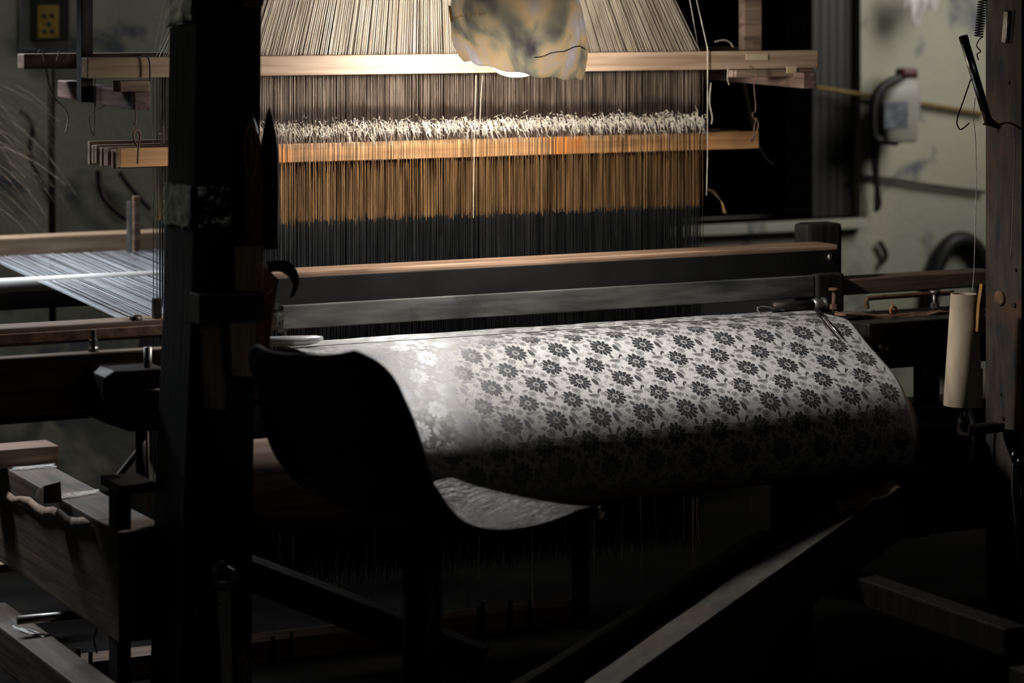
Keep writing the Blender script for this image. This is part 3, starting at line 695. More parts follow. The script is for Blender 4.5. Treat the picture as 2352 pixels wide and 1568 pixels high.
# ================================================================== SLEY
sl = thing('sley', 'dark swinging sley beam with lit top edge spanning the loom behind the damask', 'sley')
cu0, cu1 = uat(600, 5.62), uat(1927, 5.62)
MB().box((cu0, 5.62, 0.88), (cu1, 5.722, 0.97)).build('hand_rail', M['cap_wood'], sl, 0.007)
MB().box((cu0, 5.614, 0.884), (cu1 - 0.002, 5.619, 0.958)).build('face_board', M['black_plastic'], sl, 0.002)
MB().box((uat(648, 5.6), 5.595, 0.842), (uat(1868, 5.6), 5.612, 0.896)).build('race_plate', M['galvanised'], sl, 0.002)
MB().box((uat(-80, 5.60), 5.614, 0.838), (uat(2300, 5.60), 5.70, 0.879)).build('race_board', M['old_wood'], sl, 0.004)
MB().box((uat(-80, 5.6), 5.60, 0.845), (uat(590, 5.6), 5.612, 0.868)).build('race_strip', M['rust'], sl, 0.002)
MB().box((uat(1846, 5.75), 5.73, 0.6), (uat(1926, 5.75), 5.80, zat(1880, 512, 5.75))).build('sword', M['black_wood'], sl, 0.012)
MB().box((uat(1870, 5.6), 5.585, 0.80), (uat(1932, 5.6), 5.618, 0.90)).build('end_block', M['black_wood'], sl, 0.006)
c = Pv(1906, 590, 5.61)
MB().lathe(c - Vector((0, 0.006, 0)), (0, 1, 0), [(0.001, 0), (0.008, 0), (0.009, 0.006), (0.001, 0.008)], 12).build('bolt', M['dull_steel'], sl)
# small dark knob + stud on the left race
c = Pv(312, 735, 5.63)
MB().lathe(c - Vector((0.012, 0, 0)), (1, 0, 0), [(0.001, 0), (0.011, 0), (0.013, 0.01), (0.011, 0.024), (0.001, 0.024)], 14).build('roller_knob', M['iron'], sl)
MB().box((uat(355, 5.63), 5.63, 0.878), (uat(372, 5.63), 5.65, 0.925)).build('stud', M['iron'], sl, 0.002)
# right stuff on the shuttle box
MB().tube(bez([Pv(1992, 708, 5.5), Pv(1990, 690, 5.5), Pv(2003, 684, 5.5), Pv(2090, 678, 5.5), Pv(2190, 672, 5.5)]), 0.0065, 8).build('guide_rod', M['rust'], sl)
for (bx, y0, y1, g) in ((1916, 718, 664, M['rust']), (2147, 715, 670, M['dull_steel'])):
    MB().tube([Pv(bx, y0, 5.47), Pv(bx, y1, 5.47)], 0.006, 10).lathe(Pv(bx, y1, 5.47), (0, 0, 1), [(0.001, -.003), (0.014, -.003), (0.014, 0.003), (0.001, 0.004)], 12).lathe(Pv(bx, y0 - 14, 5.47), (0, 0, 1), [(0.001, -.006), (0.011, -.006), (0.011, 0.006), (0.001, 0.006)], 6, False).build('adjusting_bolt', g, sl)
for (a, bq, cat_, lb) in (((1930, 722), (2050, 726), 'wood', 'rough brown wood offcut lying beside the right end of the damask'), ((2030, 734), (2170, 716), 'wood', 'flat wood scrap behind the rough offcut right of the damask')):
    o = MB().bar(Pv(*a, 5.42), Pv(*bq, 5.42), 0.05, 0.008, seg=5, wob=0.003).build('wood_offcut', M['rust'], None, 0.001)
    tag(o, lb, cat_)
c = Pv(2052, 716, 5.42)
tag(MB().tube([c + Vector((0.009 * math.cos(a), 0, 0.009 * math.sin(a) + .004)) for a in [k * math.pi / 7 for k in range(14)]], 0.0035, 6, closed=True).tube([c + Vector((-.002, 0, 0.012)), c + Vector((-0.003, 0, 0.03))], [0.003, 0.0006], 5).build('cord_knot', M['amber']), 'small tan cord knot standing on the wood offcut', 'knot')
# light chips on dark beam
for (x, y, s_, lb) in ((2023, 797, 5, 'larger of two pale chips on the dark beam right of the damask'), (2038, 801, 4, 'smaller of two pale chips on the dark beam right of the damask')):
    c = Pv(x, y, 5.315)
    tag(MB().lathe(c, (0, 1, 0), [(0.001, 0), (s_ * 0.001, 0.001), (s_ * 0.0012, 0.004), (0.001, 0.005)], 7, False).build('wood_chip', M['pale_wood']), lb, 'chip')
# temples
t = thing('temple', 'bright silver temple rod touching the left edge of the damask', 'temple')
MB().tube([Pv(560, 786, 5.42), Pv(700, 782, 5.42), Pv(726, 779, 5.42), Pv(741, 776, 5.42)], [0.0115, 0.0115, 0.0095, 0.004], 18).build('rod', M['tin'], t)
MB().tube([Pv(640, 774, 5.42), Pv(739, 771, 5.42)], 0.0012, 6).build('rim', M['steel'], t)
t = thing('temple', 'dark temple rod with a wire loop at the right edge of the damask', 'temple')
MB().tube([Pv(1775, 706, 5.50), Pv(1870, 700, 5.50)], 0.013, 14).build('rod', M['iron'], t)
MB().lathe(Pv(1866, 700, 5.50), (1, 0, 0), [(0.001, 0), (0.014, 0), (0.017, 0.012), (0.012, 0.026), (0.012, 0.03), (0.018, 0.032), (0.016, 0.04), (0.001, 0.04)], 18).build('collar', M['dull_steel'], t)
MB().tube(bez(px3([(1802, 712), (1760, 703), (1745, 703), (1740, 711), (1750, 722)], 5.49)), 0.0022, 8).build('wire_loop', M['steel'], t)

# ================================================================== HARNESS
HV = 5.85
cb = thing('comber_board', 'long pale comber board with cords fanning through it behind the lamp', 'comber board')
c0, c1 = uat(200, HV), uat(1880, HV)
zt, zb = 1.466, 1.418
MB().box((c0, HV, zb), (c1, HV + 0.045, zt)).build('front_bar', M['pale_wood'], cb, 0.003)
r0 = uat(55, 6.24)
MB().box((r0, 6.24, 1.43), (c1, 6.30, 1.468)).build('rear_bar', M['grey_wood'], cb, 0.004)
MB().box((c0 + 0.10, HV + 0.046, 1.435), (c1 - 0.15, 6.239, 1.447)).build('perforated_board', M['grey_wood'], cb)
MB().box((uat(275, 5.78), 5.78, zat(275, 212, 5.78)), (uat(345, 5.78), 5.83, zat(275, 186, 5.78))).build('block', M['grey_wood'], cb, 0.003)
for (xa, vq0, z0, z1) in ((308, 5.74, 1.346, 1.388), (1846, 5.75, 1.368, 1.41)):
    uu = uat(xa, vq0)
    o = MB().hexa([(uu - .0, vq0, z0 - .0), (uu + 0.04, vq0, z0), (uu + 0.04, 6.33, z0 + 0.012), (uu, 6.33, z0 + 0.012), (uu, vq0, z1), (uu + 0.04, vq0, z1), (uu + 0.04, 6.33, z1 + 0.012), (uu, 6.33, z1 + 0.012)]).build('cross_bar', M['grey_wood_y'], cb, 0.003)
MB().box((uat(1690, 5.80), 5.80, 1.398), (uat(1872, 5.80), 5.845, 1.417)).build('batten', M['grey_wood'], cb, 0.003)
ha = uat(184, 6.06)
MB().box((ha, 6.05, zat(200, 235, 6.05)), (uat(214, 6.05), 6.09, 2.3)).build('hanger_post', M['black_wood'], cb, 0.002)
MB().box((uat(1710, 6.0), 6.0, 1.40), (uat(1750, 6.0), 6.03, 2.3)).build('hanger_post', M['grey_wood'], cb, 0.002)
MB().box((uat(1713, HV), HV - 0.0025, zat(1713, 138, HV)), (uat(1763, HV), HV - 0.0004, zat(1713, 125, HV))).build('paper_patch', M['sticker'], cb)
MB().box((uat(1806, 5.8), 5.797, zat(1806, 168, 5.8)), (uat(1828, 5.8), 5.7995, zat(1806, 152, 5.8))).build('paper_patch', M['sticker'], cb)
# lower guide boards, cords run between them
NR = 9; PITCH = 0.031; RV0 = HV + 0.052
g0 = uat(280, 5.91)
for j in range(NR):
    vv = RV0 + 0.012 + PITCH * j
    dz = -0.003 * (j % 3) + 0.002 * random.random()
    o = MB().box((g0 + random.uniform(-0.003, 0.003), vv, 1.203 + dz), (uat(1745, 5.91) - 0.004 * (j % 3), vv + (0.022 if j == 0 else 0.017), 1.248 + dz + (0.012 if j == NR - 1 else 0))).build('guide_board', M['board_wood'] if j == 0 else M['grey_wood'], None, 0.0015)
    lab = ('front guide board of the stack, warm orange wood behind the cords' if j == 0 else 'rearmost and highest guide board in the stack behind the cords' if j == NR - 1 else 'thin guide board within the stack between front and rear boards')
    tag(o, lab, 'board', 'guide boards stacked behind the harness cords')
# the cords
H0, H1 = uat(350, RV0 + 0.24), uat(1622, RV0)
PIT = 0.0062
NC = int((H1 - H0) / PIT)
up = MB(); mid_ = MB(); low = MB(); lin = MB(); kn = MB(); fan = MB()
def strand(mb, a, b_, r):
    a = Vector(a); b_ = Vector(b_); vs = []
    for p in (a, b_):
        vs += [p + Vector((r, 0, 0)), p + Vector((-r * .5, r * .87, 0)), p + Vector((-r * .5, -r * .87, 0))]
    mb.add(vs, [(0, 1, 4, 3), (1, 2, 5, 4), (2, 0, 3, 5)])
for j in range(NR):
    vv = RV0 + PITCH * j
    for i in range(NC):
        if random.random() < 0.05: continue
        uu = H0 + PIT * (i + (j * 0.37) % 1) + random.gauss(0, 0.0009)
        vj = vv + random.uniform(-0.003, 0.003)
        a = (uu, vj, 1.432); zk = 1.272 + random.uniform(-0.015, 0.015)
        m_ = (uu + random.gauss(0, .0006), vj, 1.24)
        strand(up, a, m_, 0.00085 + random.random() * .0004)
        zl = 1.057 + random.gauss(0, 0.004)
        strand(low, m_, (uu, vj, zl), 0.0008 + random.random() * .0004)
        strand(lin, (uu, vj, zl), (uu, vj, 0.16 + 0.03 * random.random()), 0.0014)
        # fan above the board, gathered by groups to the hooks overhead
        g = i // 22; gi = (i % 22) / 22 - 0.5; ng = NC / 22
        ut = (H0 + H1) / 2 - 0.02 + ((g + 0.5) / ng - 0.5) * 0.30 + gi * 0.012 + (j - 4) * 0.004
        vt = 6.03 + (j - 4) * 0.012
        if j < 2 or random.random() < 0.55: strand(fan, (uu, vj, 1.447), (ut, vt, 2.62), (0.0013 if j == 0 else 0.0009) + random.random() * .0003)
        if j < 4 or random.random() < .3:
            # knotted thread ends
            for q in range(6 if j == 0 else 2 if j < 3 else 1):
                p = Vector((uu + random.gauss(0, .003), vj - 0.002, 1.288 + random.gauss(0, 0.009)))
                d1 = Vector((random.gauss(0.001, .003), random.uniform(-.008, -.001), random.uniform(-.012, .004)))
                d2 = d1 + Vector((random.gauss(0.002, .004), random.uniform(-.004, .004), random.uniform(-.014, .006)))
                kn.tube([p, p + d1 * 0.6 + Vector((0, -.002, .002)), p + d1 * 1.1, p + d2 * 1.45], [0.0008, 0.0009, 0.0007, 0.0003], 4, caps=False)
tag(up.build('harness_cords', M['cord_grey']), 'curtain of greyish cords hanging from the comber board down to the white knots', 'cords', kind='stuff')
tag(low.build('leash_cords', M['cord_brown']), 'curtain of orange brown cords below the row of white knots', 'cords', kind='stuff')
tag(lin.build('wire_weights', M['lingo']), 'dense row of black wire weights hanging under the orange brown cords', 'weights', kind='stuff')
tag(kn.build('knotted_ends', M['knot']), 'fluffy row of whitish knotted thread ends across the harness', 'knots', kind='stuff')
tag(fan.build('fanned_cords', M['cord']), 'pale cords fanning upward from the top of the comber board', 'cords', kind='stuff')
for (xa, xb, nm_) in ((352, 383, 'left of the two fine cords rising beside the timber post at top left'), (364, 392, 'right of the two fine cords rising beside the timber post at top left')):
    tag(MB().tube([Pv(xa, 122, HV + 0.05), Pv(xb, -30, HV + 0.05)], 0.0007, 5).build('fine_cord', M['cord']), nm_, 'cord')
# individual white cords at the right of the fan and harness
uu = uat(1625, HV - 0.006)
tag(MB().tube([(uat(1592, 5.9), 5.9, 1.64), (uu, HV - 0.006, 1.474), (uu, HV - 0.006, 1.19)], 0.0013, 6).tube([(uu, HV - .006, 1.19), (uu - .003, HV - .006, 1.09)], 0.0012, 6).build('white_cord', M['knot']), 'single white cord at the right edge running past the comber board', 'cord')
tag(MB().tube([(uat(1578, 5.93), 5.93, 1.64), (uat(1606, 5.93), 5.93, 1.46)], 0.001, 6).build('white_cord', M['knot']), 'thinner white cord just left of the single long one above the board', 'cord')
for (x, a, bb) in ((1093, 172, 500), (1108, 172, 290)):
    tag(MB().tube([Pv(x, a, HV + 0.049), Pv(x - 4, (a + bb) / 2, HV + 0.047), Pv(x - 6, bb, HV + 0.048)], 0.0010, 5).build('white_cord', M['cord']), 'long bright thread hanging among the harness cords below the lamp' if bb == 500 else 'short bright thread beside the long one below the lamp', 'cord')
tf = MB()
for i in range(9):
    tf.tube(bez(px3([(1622, 434), (1640, 438 + i), (1655 + i * .6, 460 + i * .8), (1660 + i * 1.1, 488 + i * .3)], HV + 0.01 - i * .002)), 0.0008, 5)
tag(tf.build('cord_tail', M['cord_brown']), 'bundle of tan cord ends curling right of the harness edge', 'cord ends')
# strings and wires
def wire(pts, v, r, name, m, label, cat):
    return tag(MB().tube(bez(px3(pts, v)), r, 6).build(name, m), label, cat)
wire([(88, 119), (97, 117), (104, 145), (112, 190), (125, 225), (150, 250), (157, 275), (151, 305)], 6.22, 0.0022, 'hanging_string', M['string'], 'frayed string looped over the far left end of the comber board', 'string')
wire([(137, 117), (130, 140), (126, 160)], 6.22, 0.0018, 'hanging_string', M['string'], 'short pale string beside the frayed one on the board end', 'string')
wire([(218, 180), (218, 300), (212, 305), (208, 290), (206, 268), (220, 255), (246, 240)], 6.0, 0.0018, 'hanging_wire', M['dark_string'], 'dark wire loop hanging left of the guide board ends', 'wire')
wire([(318, 130), (333, 127), (343, 140), (345, 188)], 5.84, 0.002, 'wire_hook', M['dark_string'], 'bent black wire over the comber board near the timber post', 'hook')
wire([(308, 212), (313, 225), (311, 285), (306, 278)], 5.80, 0.0016, 'hanging_wire', M['rust'], 'thin wire from the small block down to the rusty hook', 'wire')
wire([(316, 376), (318, 340), (322, 310), (316, 299), (308, 303), (307, 318), (314, 334)], 5.87, 0.0024, 'wire_hook', M['rust'], 'rusty hook holding the left end of the guide boards', 'hook')
wire([(1722, 152), (1738, 165), (1732, 195), (1736, 250), (1728, 262), (1734, 275)], 5.78, 0.0016, 'hanging_wire', M['rust'], 'thin wire hanging under the right end of the comber board', 'wire')
wire([(1736, 270), (1742, 285), (1736, 310), (1724, 322), (1730, 322), (1733, 290), (1738, 272)], 5.85, 0.002, 'wire_hook', M['rust'], 'rusty hook holding the right end of the guide boards', 'hook')
wire([(1672, 155), (1671, 180), (1675, 195)], 5.8, 0.0018, 'hanging_string', M['string'], 'pale string looped round the cross bar right of the harness', 'string')
wire([(1633, 190), (1630, 235), (1636, 268), (1634, 285)], 5.84, 0.002, 'hanging_string', M['string'], 'twisted grey string hanging right beside the white cord', 'string')
wire([(1642, 96), (1660, 92), (1675, 96), (1684, 108)], 5.93, 0.0022, 'hanging_string', M['string'], 'string lying over the comber board right of the fanned cords', 'string')
wire([(1692, 112), (1740, 330), (1775, 380)], 6.305, 0.005, 'yellow_strap', M['strap_olive'], 'dark yellow strap hanging in the shadow right of the harness', 'strap')
# dark rope bundle left of the post (selvedge cords)
for q, (xx, m_) in enumerate(((346, M['cord_grey']), (352, M['dark_string']), (357, M['cord_grey']))):
    pass

# ================================================================== WARP at the back left
ua, ub = uat(300, 5.92), uat(1600, 5.92)
ws_ = MB()
n_ = 330
def warpz(v): return 0.842 + 0.044 * (v - 5.9) / 1.1
x_ = ua - 0.02
import itertools
k_ = 0
while x_ < ub:
    if random.random() < 0.86:
        strand(ws_, (x_, 5.80, warpz(5.80)), (x_ + random.gauss(0, .002), 7.2, warpz(7.2) + random.uniform(-.002, .002)), 0.00085)
    x_ += 0.0029 * (0.7 + 0.6 * random.random())
tag(ws_.build('warp_threads', M['warp']), 'sheet of fine silvery warp threads stretched behind the timber post', 'threads', kind='stuff')
tag(MB().tube([(uat(-80, 6.62), 6.62, 0.862), (uat(600, 6.62), 6.62, 0.862)], 0.019, 18).build('lease_rod', M['rod_pale']), 'pale round rod under the silvery warp threads', 'rod')
bb_ = thing('back_beam', 'broad tan wooden back beam behind the silvery warp threads', 'beam')
MB().box((uat(-80, 7.1), 7.1, zat(150, 590, 7.1)), (uat(1500, 7.1), 7.2, zat(150, 541, 7.1))).build('plank', M['pale_wood'], bb_, 0.005)
MB().box((uat(292, 7.05), 7.04, zat(300, 600, 7.05)), (uat(302, 7.05), 7.06, zat(300, 462, 7.05))).build('pin', M['dull_steel'], bb_, 0.004)
MB().box((uat(305, 7.08), 7.07, zat(300, 600, 7.05)), (uat(321, 7.08), 7.09, zat(300, 452, 7.05))).build('pin', M['grey_wood'], bb_, 0.004)
MB().box((uat(-80, 6.7), 6.7, zat(100, 708, 6.7)), (uat(600, 6.7), 6.78, zat(100, 655, 6.7))).build('back_rail', M['black_wood'], loom, 0.004)

wb = thing('blackout_drum', 'large black drum with round flanges added low at the back to darken the loom underside', 'beam')  # added black drum, hides the lit floor and wall under the harness
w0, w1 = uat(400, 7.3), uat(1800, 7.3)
MB().tube([(w0, 7.35, 0.44), (w1, 7.35, 0.44)], 0.26, 32).build('drum_body', M['dark_room'], wb)
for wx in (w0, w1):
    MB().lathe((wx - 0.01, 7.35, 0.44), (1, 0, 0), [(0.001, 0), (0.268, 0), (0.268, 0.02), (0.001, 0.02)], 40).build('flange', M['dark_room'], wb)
# ================================================================== LAMP
LPV = 5.45
lamp = thing('hanging_lamp', 'glowing bulb inside a crumpled smoky plastic shade hung before the cords', 'lamp')
cxp = 1192
outl = [(-120, 1105, 1275), (-60, 1062, 1312), (0, 1031, 1328), (40, 1034, 1338), (80, 1040, 1346), (110, 1044, 1351), (130, 1051, 1348), (145, 1062, 1344), (158, 1085, 1338), (170, 1118, 1334), (180, 1180, 1330)]
NS = 44
rings = []
for i, (y, xl, xr) in enumerate(outl):
    cx_ = (xl + xr) / 2; c = Pv(cx_, y, LPV); rad = (xr - xl) / 2 * 5.9 / F
    if i >= 6: # slanted, ragged lower rim: left part of the rim sits higher
        pass
    ring = []
    for k in range(NS):
        an = 2 * math.pi * k / NS
        fac = 1 + 0.035 * math.sin(an * 9 + 0.4) * (1 if i > 2 else .4) + 0.02 * math.sin(an * 17 + i)
        lat, dep = math.cos(an) * rad * fac, math.sin(an) * rad * 0.8 * fac
        ring.append(c + Vector((lat * CS + dep * S, -lat * S + dep * CS, 0)))
    rings.append(ring)
# use full-radius rings with a tilted cut for the rim instead of shrinking rings
def shade_ring(y, tilt):
    xl, xr = 1046, 1350
    t = (y + 120) / 300
    half0 = [(-160, 60), (-120, 88), (-60, 126), (0, 149), (60, 152), (110, 153), (150, 149), (182, 140)]
    half0 = [(a, h * 1.0) for a, h in half0]
    for (ya, ha_), (yb, hb_) in zip(half0, half0[1:]):
        if ya <= y <= yb: hh = ha_ + (hb_ - ha_) * (y - ya) / (yb - ya)
    ring = []
    ccx = 1180 + 16 * max(0, min(1, (y + 20) / 150))
    for k in range(NS):
        an = math.radians(160 + 220 * k / (NS - 1))
        fold = 0.015 * math.sin(an * 8 + 0.7) + 0.018 * math.sin(an * 13 + y * 0.02)
        rad = hh * 6.12 / F * (1 + fold * min(1, max(0.2, (y + 60) / 120)))
        lat, dep = math.cos(an) * rad, math.sin(an) * rad * 0.75
        c = Pv(ccx, y, LPV)
        raise_ = tilt * (0.5 - 0.5 * math.cos(an)) ** 1.6 * (44 * 5.9 / F)      # left side cut higher
        rag = tilt * 0.003 * math.sin(an * 11)
        pin = 1 - 0.10 * tilt * (0.5 - 0.5 * math.cos(an)) 
        ring.append(c + Vector(((lat * CS + dep * S) * pin, (-lat * S + dep * CS) * pin, raise_ + rag)))
    return ring
ys = [-160, -120, -60, -20, 20, 55, 85, 110, 135, 155, 170, 181]
rings = [shade_ring(y, max(0, (y - 85) / 96) ** 1.3) for y in ys]
MB().loft(rings, cap=False, smooth=True, closed=False).build('lamp_shade', M['shade'], lamp, solid=0.0008)
def crease(a0, a1, ya, yb, wig):
    pts = []
    for q in range(13):
        an = math.radians(a0 + (a1 - a0) * q / 12); y = ya + (yb - ya) * q / 12 + wig * math.sin(q * 1.1)
        rg_ = shade_ring(y, max(0, (y - 85) / 96) ** 1.3)
        kf = (math.degrees(an) - 160) / 220 * (NS - 1); k0 = int(kf)
        p = rg_[k0].lerp(rg_[min(k0 + 1, NS - 1)], kf - k0); cc_ = Pv(1190, y, LPV)
        pts.append(p + (p - cc_).normalized() * 0.0012)
    return pts
MB().tube(crease(282, 330, 132, 104, 2), 0.0014, 6).tube(crease(330, 350, 104, 112, 1), 0.0012, 6).build('folded_crease', M['shade'], lamp)
bc = Pv(1186, 147, LPV + 0.0)
bulb_m = emit('bulb_glow', (1.0, 0.97, 0.93), BULB_POWER)
MB().lathe(bc, (0, 0, 1), [(0.0005, -0.031)] + [(0.058 * math.sin(a), -0.031 * math.cos(a)) for a in [0.2, .4, .6, .8, 1.0, 1.2, 1.4, 1.57]] + [(0.058, 0.03), (0.05, 0.055), (0.04, 0.068), (0.001, 0.07)], 32).build('bulb', bulb_m, lamp)
MB().lathe(bc, (0, 0, 1), [(0.001, 0.071), (0.036, 0.071), (0.034, 0.09), (0.03, 0.11), (0.02, 0.12), (0.02, 0.17), (0.001, 0.17)], 24).build('bulb_base', M['rod_pale'], lamp)
MB().tube([bc + Vector((0, 0, 0.16)), bc + Vector((0, 0, 1.0))], 0.004, 8).build('flex', M['black_plastic'], lamp)
# faint printed lettering on the shade
def see_through(m, fac):
    nt = m.node_tree; b = nt.nodes['Principled BSDF']
    tr = nt.nodes.new('ShaderNodeBsdfTranslucent'); nt.links.new(b.inputs['Base Color'].links[0].from_socket, tr.inputs['Color'])
    ms = nt.nodes.new('ShaderNodeMixShader'); ms.inputs[0].default_value = fac
    nt.links.new(b.outputs[0], ms.inputs[1]); nt.links.new(tr.outputs[0], ms.inputs[2]); nt.links.new(ms.outputs[0], nt.nodes['Material Output'].inputs['Surface'])
def text(txt, x, y, v, size, m, parent, name='lettering', extr=0.0003, rz=None, off=0.0):
    cu = bpy.data.curves.new(name, 'FONT'); cu.body = txt; cu.size = size; cu.extrude = extr
    o = bpy.data.objects.new(name, cu); COL.objects.link(o)
    me = bpy.data.meshes.new_from_object(o); bpy.data.objects.remove(o)
    me.materials.append(m)
    p = Pv(x, y, v)
    rot = Matrix.Rotation(-TH if rz is None else rz, 4, 'Z') @ Matrix.Rotation(math.pi / 2, 4, 'X') @ Matrix.Rotation(math.radians(7), 4, 'Z')
    me.transform(Matrix.Translation(p) @ rot)
    o = bpy.data.objects.new(name, me); COL.objects.link(o); o.parent = parent
    return o
M['print'] = surf('print', (0.8, 0.6, 0.4), (0.9, 0.7, 0.5), 0.6, bump=0)
tagv = LPV - 0.130
ln = [('hotline 1800 1550', 1044, 42, 0.0098)]
for (tx, x, y, sz) in ln:
    text(tx, x, y, tagv, sz, M['print'], lamp)
M['tab'] = surf('tab', (0.75, 0.6, 0.38), (0.85, 0.7, 0.45), 0.6, bump=0)
see_through(M['print'], 0.8); see_through(M['tab'], 0.6)
poly_plate([(1030, 13), (1036, 13), (1041, 50), (1035, 52)], LPV - 0.03, 0.001).build('label_tab', M['tab'], lamp)

# ================================================================== CHAIR
ch = thing('shell_chair', 'black plastic shell chair with crumpled film on the seat before the damask', 'chair')
HA = math.radians(43)     # heading: right and partly away
DO = 4.95
fwd_c = Vector((math.cos(HA) * CS + math.sin(HA) * S, -math.cos(HA) * S + math.sin(HA) * CS, 0))
side = Vector((fwd_c.y, -fwd_c.x, 0))     # right-hand side of the sitter, toward the camera
org = P_(1130, 1222, DO)                 # lowest point of the right edge
CW = 0.42
def prof_of(px, py):     # (forward, height) of a point of the right-hand edge
    k = Kx(px); f = (k * DO - Kx(1130) * DO) / (math.cos(HA) - k * math.sin(HA))
    return Vector((f, 0, CZ - py * (DO + f * math.sin(HA)) / F - org.z))
EDGE = [(866, 812), (884, 832), (906, 868), (928, 915), (950, 965), (968, 1020), (984, 1078), (1006, 1132), (1050, 1190), (1095, 1214), (1150, 1221), (1225, 1212), (1290, 1192), (1335, 1174), (1362, 1168), (1380, 1176), (1385, 1198)]
cpp = bez([prof_of(*e) for e in EDGE], 4)
WN = 28
def shell(off):
    rings = []
    N = len(cpp); L_ = 0
    for i, c in enumerate(cpp):
        if i: L_ += (c - cpp[i - 1]).length
        q = i / (N - 1)
        sh_ = math.sqrt(max(0.0, 1 - max(0, 1 - (L_ + 0.004) / 0.10) ** 2.2))
        halfw = CW / 2 * (0.55 + 0.45 * sh_) * (1 - 0.10 * max(0, (q - .85) / .15) ** 2)
        ring = []
        a = cpp[max(i - 1, 0)]; b2 = cpp[min(i + 1, N - 1)]; tn = (b2 - a).normalized(); nr = Vector((-tn.z, 0, tn.x))
        for k in range(WN + 1):
            t = -1 + 2 * k / WN
            deep = 0.026 * (1.0 if q < .75 else max(0.1, 1 - (q - .75) * 4))
            cup = deep * (abs(t) ** 2.4 - 1)
            p = c + nr * (cup + off)
            drop = 0.0
            lw = halfw * (1 + (0.30 * math.sin(min(1, q / 0.75) * math.pi) ** 1.6 if t < 0 else 0))
            drop = -0.018 * max(0, 1 - L_ / 0.12) * max(0, -t)
            ring.append(org + fwd_c * p.x + side * (t * lw - CW / 2) + Vector((0, 0, p.z + drop)))
        rings.append(ring)
    return rings
i0 = int(len(cpp) * 0.42)
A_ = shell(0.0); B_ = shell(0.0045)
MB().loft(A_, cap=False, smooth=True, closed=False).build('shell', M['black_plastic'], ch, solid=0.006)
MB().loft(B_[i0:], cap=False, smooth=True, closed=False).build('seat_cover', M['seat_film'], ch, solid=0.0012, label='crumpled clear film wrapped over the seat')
sc_ = org - side * 0.20 + fwd_c * 0.0
MB().tube([Vector((sc_.x, sc_.y, 0.05)), Vector((sc_.x, sc_.y, org.z - 0.03))], 0.040, 14).build('pedestal', M['black_plastic'], ch)
MB().lathe(Vector((sc_.x, sc_.y, 0)), (0, 0, 1), [(0.001, 0), (0.20, 0), (0.19, 0.03), (0.05, 0.06), (0.001, 0.06)], 28).build('base', M['black_plastic'], ch)
lipc = org + fwd_c * 0.30 + Vector((0, 0, -0.004)) - side * 0.02
fz = MB()
for i in range(50):
    a = lipc + Vector((random.uniform(-.02, .01), random.uniform(-.02, .02), random.uniform(-.02, .004)))
    fz.tube([a, a + Vector((random.uniform(-.01, .01), random.uniform(-.01, .01), random.uniform(-.012, .008)))], 0.0009, 4)
tag(fz.build('foam_scrap', M['string']), 'crumbling foam scrap under the front lip of the shell chair', 'foam', kind='stuff')
# small orange rod behind the post, under the roller
tag(MB().tube([Pv(586, 1172, 5.4), Pv(680, 1164, 5.4)], 0.008, 12).build('short_rod', M['amber']), 'short orange wooden rod below the bare roller end', 'rod')
wire([(622, 1160), (634, 1190), (645, 1240)], 5.38, 0.001, 'loose_thread', M['string'], 'curved thread hanging from the short orange rod', 'thread')
# hanging threads beneath the cloth
ht = MB()
for i in range(70):
    x = random.uniform(640, 1750); y0 = 1140; y1 = random.uniform(1200, 1400)
    v_ = random.uniform(5.6, 6.0)
    p = Pv(x, y0, v_); q = Pv(x + random.uniform(-2, 2), y1, v_)
    ht.tube([p, q], 0.0005, 4)
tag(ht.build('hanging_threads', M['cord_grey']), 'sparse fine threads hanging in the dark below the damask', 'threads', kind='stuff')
for (pts_, lb) in (([(1499, 1115), (1506, 1180), (1508, 1330)], 'longer curved thread hanging below the damask roller'), ([(1560, 1110), (1556, 1145)], 'short tan thread end hanging below the damask roller'), ([(2044, 1070), (2030, 1115), (2018, 1145)], 'fine thread from the right end of the roller to the rag')):
    wire(pts_, 5.12, 0.0008, 'loose_thread', M['string'], lb, 'thread')

# ================================================================== RIGHT FOREGROUND
cn = thing('thread_cone', 'tall cream paper cone of thread beside the rusty post', 'cone')
ct, cbm = Pv(2214, 674, 5.02), Pv(2212, 932, 5.02)
hgt = ct.z - cbm.z
MB().lathe(cbm, (ct - cbm), [(0.001, 0.006), (0.042, 0.006), (0.0455, 0), (0.0465, 0.002), (0.031, hgt), (0.028, hgt - 0.001), (0.028, hgt - 0.03), (0.001, hgt - 0.04)], 36).build('paper_cone', M['paper'], cn)
MB().tube([cbm + Vector((0, 0, -0.05)), cbm + Vector((0, 0, 0.004))], 0.012, 12).build('spindle', M['dull_steel'], cn)
MB().bar(cbm + Vector((0, 0, -0.06)), cbm + Vector((0.12, 0.02, -0.06)), 0.04, 0.02).build('spindle_arm', M['iron'], cn, 0.002)
ga = [(2234, 668), (2238, 600), (2241, 480), (2243, 400), (2240, 310), (2236, 270), (2240, 225)]
wire(ga, 5.0, 0.0009, 'running_thread', M['white_yarn'], 'white thread rising from the paper cone to the steel tube', 'thread')
tt = thing('thread_tube', 'polished steel guide tube leaning out from the rusty post', 'tube')
a, b2 = Pv(2216, 96, 4.99), Pv(2262, 252, 4.99)
MB().tube([a, b2], 0.0105, 20).build('tube', M['steel'], tt)
d_ = (b2 - a).normalized()
MB().tube([a - d_ * 0.014, a + d_ * 0.001], 0.0112, 16).build('end_cap', M['black_plastic'], tt)
MB().tube([b2, b2 + d_ * 0.03, b2 + d_ * 0.04 + Vector((0.03, 0, -.004))], [0.009, 0.011, 0.006], 12).build('clamp', M['iron'], tt)
